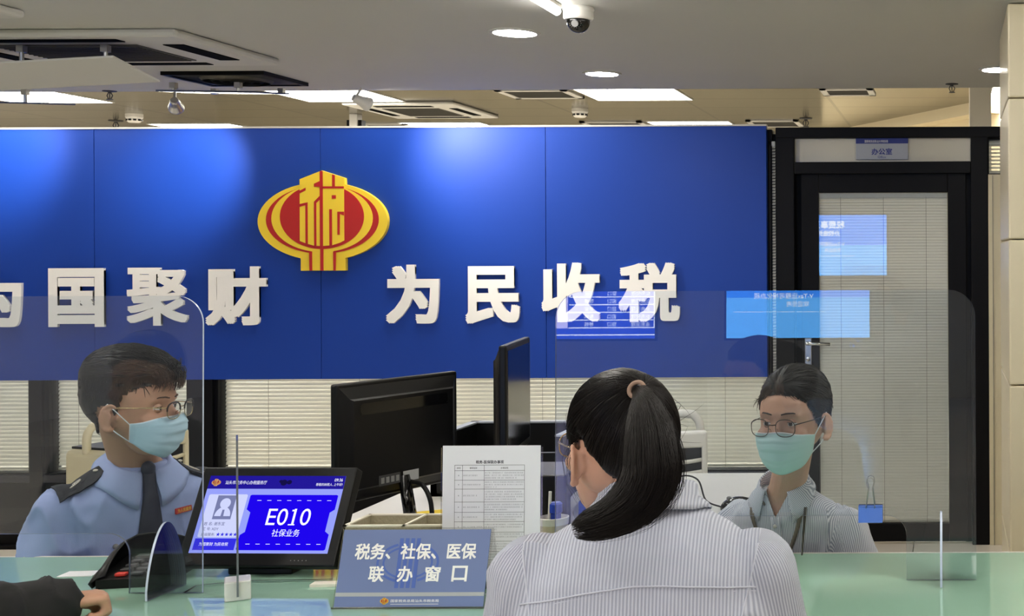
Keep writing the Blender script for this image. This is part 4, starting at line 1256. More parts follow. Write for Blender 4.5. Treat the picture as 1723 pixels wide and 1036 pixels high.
cooler(Matrix.Translation((-3.27, 4.95, 0)) @ Matrix.Rotation(1.25, 4, 'Z') @ Matrix.Diagonal((0.9, 0.9, 0.915, 1)), 'cream tower air cooler partly hidden behind the uniformed officer', 'cream_plastic', 1)

# ---------------------------------------------------------------- pin pad with hood, papers by the hand
k0 = Vector((-1.845, 2.86, HC))
M = Matrix.Translation(k0) @ Matrix.Rotation(0.2, 4, 'Z')
pp = thing('pin_pad', k0, 'black PIN pad with curved privacy hood behind the left clear screen', 'card reader')
b = MB(); b.prism([(-0.085, 0), (0.085, 0), (0.085, 0.04), (-0.085, 0.02)], 0.14, M @ frame((0.07, 0, 0), (0, 1, 0), (0, 0, 1)) @ Matrix.Translation((0, 0, -0.14)))
b.build('base', 'black_plastic', pp)
path = [(0.055, 0.088), (0.02, 0.09), (-0.03, 0.088), (-0.06, 0.075), (-0.076, 0.045), (-0.08, 0.0), (-0.078, -0.05), (-0.074, -0.085)]
tops = [0.072, 0.082, 0.087, 0.086, 0.078, 0.062, 0.042, 0.024]
rows = [[M @ Vector((x, y, 0.004)) for x, y in path], [M @ Vector((x * 1.08, y * 1.04, tz * 0.55)) for (x, y), tz in zip(path, tops)], [M @ Vector((x * 1.0 + 0.006, y * 0.96, tz * 0.9)) for (x, y), tz in zip(path, tops)], [M @ Vector((x * 0.86 + 0.008, y * 0.86, tz)) for (x, y), tz in zip(path, tops)]]
b = MB(); b.loft(rows, cap=False, closed=False)
link_mesh(solid(b.mesh(), 0.004), 'privacy_hood', 'black_plastic', pp, smooth=True)
sl = 0.02 / 0.17
for r in range(4):
    for c in range(3):
        y = -0.062 + r * 0.028; x = -0.028 + c * 0.032; z = 0.020 + (y + 0.085) * sl
        MB().box((x - 0.011, y - 0.009, z), (x + 0.011, y + 0.009, z + 0.007), M, bevel=0.002).build('keypad_button', 'key_red' if (r == 0 and c == 0) else 'dark_grey', pp)
MB().box((-0.045, 0.05, 0.035), (0.05, 0.075, 0.041), M, bevel=0.001).build('display_strip', 'mid_grey', pp)
paper('paper_slip', (P(135, 966, 2.9).x, 2.9), 0.075, 0.05, 0.1, HC, 'paper', 'small white printed slip lying beside the black-sleeved hand', 0.0015)
paper('clipboard', (-1.99, 2.47), 0.32, 0.20, 0.0, HC, 'black_plastic', 'dark clipboard edge on the counter at the lower left corner', 0.004, 'clipboard')
paper('form_sheet', (-1.995, 2.465), 0.29, 0.17, 0.0, HC + 0.0042, 'paper', 'white form lying on the dark clipboard under the black sleeve', 0.001)
paper('memo_pad', (-1.40, 2.79), 0.06, 0.03, 0.1, HC, 'box_rim', 'small pale pad between the number display and the blue sign', 0.006, 'pad')
b = MB(); b.tube([P(310, 980, 2.72) * 1, P(330, 968, 2.78), P(420, 962, 2.82), P(560, 962, 2.83)], 0.003, 6)
me = b.mesh(); 
for v in me.vertices: v.co.z = HC + 0.003 + (v.co.z - HC - 0.003) * 0.05 if v.co.z > HC else HC + 0.003
tag(link_mesh(me, 'power_cable', 'black_plastic', smooth=True), 'thin black cable on the glass under the queue monitor', 'cable')
# ---------------------------------------------------------------- people
mat('skin_tan', (184, 140, 114), 0.5, sss=0.12, noise_amt=0.04, nscale=40)
mat('skin_fair', (202, 158, 134), 0.5, sss=0.12, noise_amt=0.04, nscale=40)
mat('eye_white', (226, 222, 218), 0.25)
mat('iris', (46, 30, 22), 0.2)
mat('pupil', (8, 7, 7), 0.15)
mat('brow', (58, 44, 38), 0.8)
mat('hair_black', (15, 13, 13), 0.5, spec=0.3, noise_amt=0.3, nscale=60)
mat('hair_brown', (17, 13, 12), 0.42, spec=0.16, noise_amt=0.35, nscale=60)
mat('uniform_blue', (152, 167, 212), 0.75, noise_amt=0.03, nscale=8, bump=0.15, bscale=500)
def cloth_bump(m, scale, dist, strength=0.6):
    nt = m.node_tree; b = nt.nodes['Principled BSDF']
    tc = nt.nodes.new('ShaderNodeTexCoord'); mp = nt.nodes.new('ShaderNodeMapping'); mp.inputs['Scale'].default_value = (1, 1, .6); mp.inputs['Rotation'].default_value = (.5, .3, .4)
    n = nt.nodes.new('ShaderNodeTexNoise'); n.inputs['Scale'].default_value = scale; n.inputs['Detail'].default_value = 2; n.inputs['Distortion'].default_value = 1.2
    try: n.noise_type = 'RIDGED_MULTIFRACTAL'
    except Exception: pass
    nt.links.new(tc.outputs['Object'], mp.inputs['Vector']); nt.links.new(mp.outputs[0], n.inputs['Vector'])
    bp = nt.nodes.new('ShaderNodeBump'); bp.inputs['Strength'].default_value = strength; bp.inputs['Distance'].default_value = dist
    nt.links.new(n.outputs['Fac'], bp.inputs['Height'])
    old = b.inputs['Normal'].links[0].from_socket if b.inputs['Normal'].links else None
    if old: nt.links.new(old, bp.inputs['Normal'])
    nt.links.new(bp.outputs['Normal'], b.inputs['Normal'])
cloth_bump(MATS['uniform_blue'], 9, .012)
mat('uniform_collar', (160, 175, 218), 0.75, noise_amt=0.02, nscale=8, bump=0.15, bscale=500)
mat('tie_navy', (30, 34, 52), 0.6, bump=0.2, bscale=600)
mat('epaulette', (18, 20, 30), 0.7)
mat('insignia', (214, 206, 190), 0.35)
mat('badge_red', (176, 40, 36), 0.4)
mat('mask_blue', (190, 220, 236), 0.75, noise_amt=0.02, nscale=30)
mat('mask_green', (200, 234, 234), 0.75, noise_amt=0.02, nscale=30)
mat('mask_white', (232, 236, 240), 0.8)
mat('gold_wire', (190, 170, 120), 0.25, metal=0.9)
mat('dark_wire', (60, 54, 48), 0.3, metal=0.6)
mat('lanyard_taupe', (112, 104, 94), 0.7)
mat('sleeve_black', (17, 17, 18), 0.85, noise_amt=0.25, nscale=12)
mat('trousers_navy', (26, 28, 40), 0.85)
mat('shoe_black', (15, 15, 16), 0.4)
mat('hair_tie', (150, 124, 106), 0.8)
mat('button_pale', (214, 212, 206), 0.35)

def ribbed(name, ca, cb, pitch, bump, rough=0.85, sharp=0.5):
    """cloth with lengthwise ribs or stripes, run along the 'rib' coordinate of the garment (metres)"""
    m = mat(name, ca, rough)
    nt = m.node_tree; b = nt.nodes['Principled BSDF']
    at = nt.nodes.new('ShaderNodeAttribute'); at.attribute_name = 'rib'
    mu = nt.nodes.new('ShaderNodeMath'); mu.operation = 'MULTIPLY'; mu.inputs[1].default_value = 2 * PI / pitch
    si = nt.nodes.new('ShaderNodeMath'); si.operation = 'SINE'
    mr = nt.nodes.new('ShaderNodeMapRange'); mr.inputs[1].default_value = -sharp; mr.inputs[2].default_value = sharp
    nt.links.new(at.outputs['Fac'], mu.inputs[0]); nt.links.new(mu.outputs[0], si.inputs[0]); nt.links.new(si.outputs[0], mr.inputs[0])
    mx = nt.nodes.new('ShaderNodeMix'); mx.data_type = 'RGBA'
    mx.inputs[6].default_value = lin(cb); mx.inputs[7].default_value = lin(ca)
    nt.links.new(mr.outputs[0], mx.inputs[0]); nt.links.new(mx.outputs[2], b.inputs['Base Color'])
    if bump:
        bp = nt.nodes.new('ShaderNodeBump'); bp.inputs['Strength'].default_value = bump; bp.inputs['Distance'].default_value = 0.001
        nt.links.new(mr.outputs[0], bp.inputs['Height']); nt.links.new(bp.outputs['Normal'], b.inputs['Normal'])
    return m
C_ = ribbed('corduroy', (198, 202, 214), (158, 163, 180), 0.0056, 0.9, sharp=0.8)
ribbed('shirt_stripe', (220, 222, 230), (146, 153, 170), 0.0042, 0.0, sharp=0.6)
cloth_bump(MATS['shirt_stripe'], 11, .010); cloth_bump(MATS['corduroy'], 5, .010, .4); cloth_bump(MATS['sleeve_black'], 9, .012)

def seg_dist(p, a, b):
    d = b - a; t = max(0, min(1, (p - a).dot(d) / max(1e-9, d.length_squared)))
    return (p - a - d * t).length

def split(me, Tw, planes, keep=None):
    """cut a mesh along local planes (point, normal); drop faces whose centre fails keep()"""
    bm = bmesh.new(); bm.from_mesh(me); R = Tw.to_3x3(); inv = Tw.inverted()
    for co, no in planes:
        bmesh.ops.bisect_plane(bm, geom=bm.verts[:] + bm.edges[:] + bm.faces[:], plane_co=Tw @ Vector(co), plane_no=R @ Vector(no))
    if keep:
        bad = [f for f in bm.faces if not keep(inv @ f.calc_center_median())]
        bmesh.ops.delete(bm, geom=bad, context='FACES')
    bm.to_mesh(me); bm.free()

def add_ribs(me, Tw, arms, plane, rad):
    """rib coordinate per face corner: across the body on the torso, around the arm on the sleeves, parted at the armhole"""
    y0, z0, k = plane
    split(me, Tw, [((0, s * y0, z0), (0, s, -k)) for s in (-1, 1)])
    inv = Tw.inverted(); at = me.attributes.new('rib', 'FLOAT', 'CORNER'); vals = [0.0] * len(me.loops)
    for pl in me.polygons:
        c = inv @ pl.center; sleeve = abs(c.y) - y0 - k * (c.z - z0) > 0
        chain = arms[0] if c.y > 0 else arms[1]
        if sleeve:
            best = min(range(len(chain) - 1), key=lambda i: seg_dist(c, chain[i], chain[i + 1]))
            a, b = chain[best], chain[best + 1]; d = (b - a).normalized()
            u = Vector((1, 0, 0)); u = (u - d * u.dot(d)).normalized(); w = d.cross(u)
        for li in pl.loop_indices:
            p = inv @ me.vertices[me.loops[li].vertex_index].co; r = p.y
            if sleeve:
                q = p - a; r = math.atan2(q.dot(w), -q.dot(u)) * rad
            vals[li] = r
    at.data.foreach_set('value', vals)

def head_prims(mb, H, ears=True):
    mb.ell((-.012, 0, .03), (.098, .075, .088), H)
    mb.ell((.032, 0, .04), (.055, .062, .05), H)
    mb.ell((.0, 0, -.022), (.062, .0725, .062), H)
    mb.sect([(-.117, .052, 0, .022, .022), (-.112, .05, 0, .03, .032), (-.095, .045, 0, .041, .045), (-.07, .038, 0, .051, .055), (-.04, .034, 0, .057, .063), (-.01, .031, 0, .060, .067), (.025, .03, 0, .062, .068), (.05, .025, 0, .06, .066)], H, e=2.2)
    mb.cap((.088, 0, .004), (.108, 0, -.034), .007, .011, H)
    mb.ell((.103, 0, -.04), (.013, .018, .010), H)
    for s in (-1, 1):
        mb.cap((.083, s * .012, .02), (.072, s * .046, .019), .010, .009, H)
        mb.ell((.066, s * .045, -.028), (.022, .02, .018), H)
    mb.ell((.092, 0, -.073), (.008, .022, .009), H)
    if ears:
        for s in (-1, 1):
            pts = []
            for k in range(15):
                t = math.radians(40 + 235 * k / 14)
                back = (1 - math.cos(t)) / 2
                pts.append(H @ Vector((-.006 + .017 * math.cos(t), s * (.076 + .015 * back), -.021 + .031 * math.sin(t))))
            mb.tube(pts, [.0042] * 12 + [.005, .006, .006], 8)
            mb.ell((-.012, s * .079, -.021), (.014, .0045, .026), H, rot=Matrix.Rotation(s * 0.5, 4, 'Z'), seg=16)
            mb.ell((-.003, s * .078, -.050), (.008, .005, .008), H, seg=12)
            mb.ell((.008, s * .075, -.023), (.004, .004, .007), H, seg=12)
            mb.tube([H @ Vector(q) for q in ((-.004, s * .083, -.001), (-.014, s * .087, -.015), (-.012, s * .084, -.035))], .003, 6)

mbh = MB(); head_prims(mbh, Matrix.Identity(4), ears=False)
mbh.cap((-.02, 0, -.05), (-.03, 0, -.16), .052, .055)
SKULL = fuse(mbh, 0.0045, 6)

HAND_CH = {}
def hand_prims(mb, M, side, curl, s=1.0):
    """wrist at the origin, fingers along +X, back of the hand +Z, thumb on side*Y"""
    mb.loft([[M @ Vector((x * s, (cy + ry * math.cos(2 * PI * k / 16)) * s * side, (cz + rz * math.sin(2 * PI * k / 16)) * s)) for k in range(16)]
             for x, cy, cz, ry, rz in ((-.02, 0, 0, .026, .020), (0, 0, 0, .028, .019), (.03, 0, 0, .037, .017), (.06, 0, 0, .041, .015), (.088, -.002, 0, .039, .013))])
    for i, (y, L, x0) in enumerate(((.029, .072, .088), (.009, .080, .092), (-.011, .074, .089), (-.030, .058, .082))):
        p = Vector((x0, y, .002)); a = 0.25 * curl
        for j, fr in enumerate((.45, .31, .24)):
            a += curl * (0.9, 1.0, 0.7)[j] * (1 + 0.06 * i)
            q = p + Vector((math.cos(a), -0.03 * (i - 1.5) , -math.sin(a))) * (L * fr)
            mb.cap(M @ Vector((p.x * s, p.y * s * side, p.z * s)), M @ Vector((q.x * s, q.y * s * side, q.z * s)), (.0092 - .0008 * j) * s, (.0086 - .0010 * j) * s, seg=12)
            p = q
    p = Vector((.018, .030, -.004))
    for q, r0, r1 in ((Vector((.045, .050, -.012)), .013, .0105), (Vector((.072, .052 - .012 * curl, -.020)), .0105, .0095), (Vector((.090, .048 - .022 * curl, -.024)), .0095, .0075)):
        mb.cap(M @ Vector((p.x * s, p.y * s * side, p.z * s)), M @ Vector((q.x * s, q.y * s * side, q.z * s)), r0 * s, r1 * s, seg=12); p = q

def eyes(H, parent, skin):
    for s in (-1, 1):
        c = Vector((.0722, s * .032, 0))
        b = MB(); n = 24; rings = []
        mats = []
        ang = [0, 9, 14, 20, 26, 40, 60, 80, 100, 130]
        for a in ang:
            a = math.radians(a); rings.append([H @ (c + Vector((math.cos(a), math.sin(a) * math.cos(2 * PI * k / n), math.sin(a) * math.sin(2 * PI * k / n))) * .0125) for k in range(n)])
        for i in range(len(ang) - 1):
            b.mi = 2 if ang[i + 1] <= 9 else (1 if ang[i + 1] <= 26 else 0)
            b.loft([rings[i], rings[i + 1]], cap=False)
        b.build('eye', ['eye_white', 'iris', 'pupil'], parent, smooth=True)
        b = MB()
        for e0, e1 in ((0.30, 1.7), (-0.36, -1.6)):
            rr = []
            for i in range(7):
                e = e0 + (e1 - e0) * i / 6; row = []
                for k in range(13):
                    az = math.radians(-80 + 160 * k / 12)
                    el = e * (math.cos(az) ** 0.6 if i == 0 else 1) if abs(az) < 1.3 or i else 0.02 * (1 if e0 > 0 else -1)
                    r = .0134 - (.0006 if i == 0 else 0)
                    row.append(H @ (c + Vector((math.cos(el) * math.cos(az), math.cos(el) * math.sin(az), math.sin(el))) * r))
                rr.append(row)
            b.loft(rr, cap=False, closed=False)
        b.build('eyelids', skin, parent, smooth=True)
        b = MB()
        b.tube([H @ (c + Vector((math.cos(.30 * math.cos(az) ** .6) * math.cos(az), math.cos(.3) * math.sin(az), math.sin(.30 * math.cos(az) ** .6))) * .0137) for az in [math.radians(-68 + 136 * k / 10) for k in range(11)]], .0007, 5)
        b.build('lash_line', 'pupil', parent)
        b = MB()
        b.tube([H @ Vector((.0925, s * .013, .0235)), H @ Vector((.0905, s * .025, .0265)), H @ Vector((.083, s * .039, .0265)), H @ Vector((.070, s * .052, .0205))], [.0022, .0029, .0024, .0008], 8, flat=0.7)
        b.build('eyebrow', 'brow', parent, smooth=True)

def hairline(table, phi):
    for (a0, z0), (a1, z1) in zip(table, table[1:]):
        if phi <= a1:
            t = (phi - a0) / (a1 - a0); t = t * t * (3 - 2 * t)
            return z0 + (z1 - z0) * t
    return table[-1][1]

def hair_cap(H, table, thick, nz=0.0, nscale=60.0):
    bm = bmesh.new(); bm.from_mesh(SKULL); bm.normal_update()
    T = {}
    for v in bm.verts:
        p = v.co; phi = math.degrees(math.atan2(abs(p.y), p.x + 0.012))
        T[v] = p.z - hairline(table, phi)
    bmesh.ops.delete(bm, geom=[f for f in bm.faces if min(T[v] for v in f.verts) < 0], context='FACES')
    bm.normal_update()
    new = {}
    for v in bm.verts:
        p = v.co.copy(); e = sm(0, 0.022, T[v])
        t = 0.0016 + thick(p) * e
        n = noise.noise(Vector((p.x * nscale, p.y * nscale, p.z * nscale * .4))) * nz * e
        new[v] = p + v.normal * (t + n)
    for v, q in new.items(): v.co = q
    me = bpy.data.meshes.new('hair'); bm.to_mesh(me); bm.free()
    me.transform(H)
    return me

def strands(mb, paths, r0, seg=3):
    for pts in paths:
        n = len(pts)
        mb.tube(pts, [r0 * (1 - 0.75 * (i / (n - 1)) ** 2) for i in range(n)], seg, cap=False)

def surface_samples(me, count, rnd, keep=lambda c: True):
    polys = [p for p in me.polygons if keep(p.center)]
    acc = []; s = 0
    for p in polys: s += p.area; acc.append(s)
    out = []
    import bisect
    for _ in range(count):
        p = polys[min(len(polys) - 1, bisect.bisect(acc, rnd.random() * s))]
        vs = [me.vertices[i].co for i in p.vertices]
        a, b = rnd.random(), rnd.random()
        if a + b > 1: a, b = 1 - a, 1 - b
        out.append((vs[0] + (vs[1] - vs[0]) * a + (vs[2] - vs[0]) * b, p.normal.copy()))
    return out

def glasses(H, parent, rim, half, shape, temple_m):
    g = MB(); lens = []
    cy, rx, rz, xf = .0335, .0240, shape, .1175
    for s in (-1, 1):
        pts = []
        for k in range(28):
            t = 2 * PI * k / 28; c, q = math.cos(t), math.sin(t); e = 2.6
            y = rx * math.copysign(abs(c) ** (2 / e), c); z = rz * math.copysign(abs(q) ** (2 / e), q)
            yy = s * cy + y
            pts.append(H @ Vector((xf - 1.6 * yy * yy - 0.08 * (z + 0.01) * 0, yy, -.004 + z)))
        g.loop(pts, .0009 if half else .0011, 6)
        lens.append(pts)
    top = [H @ Vector((xf - 1.6 * y * y, y, .003 + 0.002 * math.sin(PI * abs(y) / .06))) for y in (-.010, -.004, 0, .004, .010)]
    g.tube(top, .0013, 6)
    for s in (-1, 1):
        g.tube([H @ Vector((xf - 1.6 * .057 ** 2, s * .057, .004)), H @ Vector((.092, s * .0665, .005)), H @ Vector((.05, s * .0735, .004)), H @ Vector((.0, s * .0800, .0035)), H @ Vector((-.012, s * .0815, .000))], [.0014, .0014, .0011, .0012, .0014], 6)
        g.tube([H @ Vector((xf - .003, s * .012, -.006)), H @ Vector((xf - .010, s * .009, -.009)), H @ Vector((xf - .011, s * .009, -.014))], .0008, 5)
    o = g.build('eyeglasses', temple_m, parent, smooth=True)
    for pts in lens:
        MB().flat([tuple(p) for p in []] or [(0, 0), (0, 0.0001), (0.0001, 0)]).bm.free()
        b = MB(); b.add([tuple(p) for p in pts], [tuple(range(len(pts)))]); b.build('lens', 'lens', o)
    if half:
        b = MB()
        for pts, s in zip(lens, (-1, 1)):
            up = [p for p in pts[0:15]]
            b.tube(up, .0021, 6)
        b.build('brow_bar', half, o, smooth=True)
    return o

def face_mask(H, parent, m, nose_z=-.016):
    nu, nv = 32, 22
    prof = [(0, .1115, nose_z), (.12, .116, -.028), (.3, .1225, -.042), (.5, .119, -.062), (.7, .113, -.082), (.88, .103, -.104), (1, .083, -.122)]
    def pr(v):
        for a, b in zip(prof, prof[1:]):
            if v <= b[0] + 1e-9:
                t = (v - a[0]) / (b[0] - a[0]); return a[1] + (b[1] - a[1]) * t, a[2] + (b[2] - a[2]) * t
    rows = []
    for j in range(nv + 1):
        v = j / nv; xc, zc = pr(v); row = []
        pleat = 0.0055 * (((v * 4.0) % 1.0) - 0.5) if 0.1 < v < 0.9 else 0
        for i in range(nu + 1):
            u = -1 + 2 * i / nu; c = math.cos(u * PI / 2)
            xs = .036 - 0.006 * v; ys = .0715 - .012 * v
            zside = -.034 - .046 * v
            k = abs(u) ** 1.7
            x = xs + (xc - xs + pleat * c) * (c ** 0.72 if c > 0 else 0)
            y = math.copysign(abs(math.sin(u * PI / 2)) ** 0.92, u) * ys * (1 - 0.10 * math.sin(PI * v) * 0)
            z = zc + (zside - zc) * k + 0.0012 * math.sin(9 * u + 5 * v)
            row.append(H @ Vector((x, y, z)))
        rows.append(row)
    b = MB(); b.loft(rows, cap=False, closed=False)
    o = link_mesh(solid(b.mesh(), 0.0012), 'face_mask', m, parent, smooth=True)
    b = MB()
    for row, r in ((rows[0], .0012), (rows[-1], .0012)): b.tube(row, r, 5)
    b.tube([row[0] for row in rows], .0018, 5); b.tube([row[-1] for row in rows], .0018, 5)
    b.tube([a * .75 + c * .25 for a, c in zip(rows[0], rows[1])][8:25], .0019, 6)
    b.build('mask_binding', 'mask_white', o, smooth=True)
    b = MB()
    for s, i in ((-1, 0), (1, nu)):
        b.tube([rows[1][i], H @ Vector((.005, s * .0795, -.004)), H @ Vector((-.012, s * .0825, .012)), H @ Vector((-.022, s * .083, .0))], .0014, 6)
        b.tube([rows[-1][i], H @ Vector((.01, s * .0755, -.058)), H @ Vector((-.006, s * .0795, -.044)), H @ Vector((-.016, s * .082, -.03))], .0014, 6)
    b.build('ear_loop', 'mask_white', o, smooth=True)
    return o

def collar(Tw, c, r, tilt, m, parent, bv=None, gap=0.35, drop=.034, point=.045, flare=.022, stand=.03, e=1.0, ribs=None, back_up=0.012):
    """stand-and-fall collar around a neck centred at c (local), opening towards +X"""
    R = Matrix.Translation(Vector(c)) @ Matrix.Rotation(tilt, 4, 'Y')
    rows = [[] for _ in range(8)]
    n = 40
    for i in range(n + 1):
        a = gap + (2 * PI - 2 * gap) * i / n
        fr = max(0.0, 1 - min(i, n - i) / (n * 0.2))
        bu = back_up * (1 - math.cos(a)) / 2
        prof = [(r + .002, -.018), (r, stand * .45), (r + .001, stand), (r + .004, stand + .003), (r + .008, stand - .002), (r + flare * .5, stand - drop * .45 - point * .25 * fr), (r + flare * .85 + .008 * fr, stand - drop * .8 - point * .65 * fr), (r + flare + .014 * fr, stand - drop - point * fr)]
        for ri, (row, (q, z)) in enumerate(zip(rows, prof)):
            p = Tw @ (R @ Vector((q * math.cos(a), q * e * math.sin(a) * 1.05, z + bu)))
            if bv and ri >= 4:
                near, nn, _, dist = bv.find_nearest(p); lift = .008 if ri < 7 else .005
                if (p - near).dot(nn) < lift: p = near + nn * lift
            row.append(p)
    b = MB(); b.loft(rows, cap=False, closed=False)
    me = solid(b.mesh(), 0.0026, 0.0)
    if ribs:
        inv = Tw.inverted(); at = me.attributes.new('rib', 'FLOAT', 'POINT')
        at.data.foreach_set('value', [ribs(inv @ v.co) for v in me.vertices])
    return link_mesh(me, 'collar', m, parent, smooth=True)

def folds(amp, sc, stretch=(1, 1, 1), seed=0.0):
    def f(p, n):
        q = Vector((p.x * sc * stretch[0] + seed, p.y * sc * stretch[1], p.z * sc * stretch[2]))
        w = noise.noise(q); w2 = noise.noise(q * 2.3 + Vector((5, 1, 2)))
        return amp * ((1 - min(1, abs(w) * 1.9)) ** 3 * 1.3 - .35 + 0.4 * w2)
    return f

def onto(bvh, p, d, off=0.0):
    hit = bvh.ray_cast(Vector(p), Vector(d).normalized())
    if hit[0] is None:
        near = bvh.find_nearest(Vector(p)); return near[0] + near[1] * off, near[1]
    return hit[0] + hit[1] * off, hit[1]

def legs(Tw, parent, seat, knee=.36, hips=.17):
    b = MB()
    b.ell((0, 0, seat + .07), (.13, hips, .11), Tw)
    for s in (-1, 1):
        b.cap((0, s * .085, seat + .06), (knee, s * .10, seat + .05), .085, .065, Tw)
        b.cap((knee, s * .10, seat + .05), (knee - .05, s * .10, .10), .062, .05, Tw)
    link_mesh(fuse(b, .01, 6), 'trousers', 'trousers_navy', parent, smooth=True)
    for s in (-1, 1):
        b = MB(); b.cap((knee - .08, s * .10, .045), (knee + .10, s * .11, .035), .045, .034, Tw); b.box((knee - .12, s * .10 - .042, 0), (knee + .13, s * .10 + .046, .02), Tw, bevel=.008)
        b.build('shoe', 'shoe_black', parent, smooth=True)

def person_body(Tw, H, neck_base, secs, arms, armr, skin, label, hand_curl=0.5, voxel=.0042, shrink=.012, neck_r=.052, hands=True):
    b = MB(); head_prims(b, H)
    nb = Tw @ Vector(neck_base)
    b.cap(H @ Vector((-.022, 0, -.045)), nb, neck_r * .96, neck_r * 1.06)
    b.sect([(z, cx, cy, max(.02, rx - shrink), max(.02, ry - shrink)) for z, cx, cy, rx, ry in secs], Tw)
    for chain, side in zip(arms, (1, -1)):
        for i in range(len(chain) - 1):
            b.cap(chain[i], chain[i + 1], max(.02, armr[i] - .02), max(.02, armr[i + 1] - .02), Tw)
        if hands:
            a, c = Tw @ chain[-2], Tw @ chain[-1]; d = (c - a).normalized()
            Mh = frame(c, d, Vector((0, 0, 1)).cross(d))
            hand_prims(b, Mh, -side, hand_curl)
    me = fuse(b, voxel, 3)
    inv = H.inverted(); s = H.to_scale().x
    for v in me.vertices:
        p = inv @ v.co
        if p.x > .04 and abs(p.z) < .05:
            for q in (-1, 1):
                d2 = ((p.y - q * .032) / .018) ** 2 + ((p.z - .001) / .0125) ** 2
                if d2 < 9:
                    v.co -= (H.to_3x3() @ Vector((1, 0, 0))).normalized() * (.0105 * math.exp(-d2) * s)
    o = link_mesh(me, 'person', skin, None, smooth=True)
    return tag(o, label, 'person')

def garment(Tw, secs, arms, armr, voxel, it, name, m, parent, fold=None, cut=None, ribs=None, joints=None):
    b = MB(); b.sect(secs, Tw)
    for chain, side in zip(arms, (1, -1)):
        for i in range(len(chain) - 1): b.cap(chain[i], chain[i + 1], armr[i], armr[i + 1], Tw)
    me = fuse(b, voxel, it)
    if fold:
        me.update(); displace(me, fold)
    if cut: split(me, Tw, cut[0], cut[1])
    if ribs: add_ribs(me, Tw, arms, *ribs)
    o = link_mesh(me, name, m, parent, smooth=True)
    return o, bvh_of(me)

V = Vector
def headm(x, y, z, ang, s=1.0, pitch=0.0, roll=0.0):
    return Matrix.Translation((x, y, z)) @ Matrix.Rotation(math.radians(ang), 4, 'Z') @ Matrix.Rotation(pitch, 4, 'Y') @ Matrix.Rotation(roll, 4, 'X') @ Matrix.Scale(s, 4)

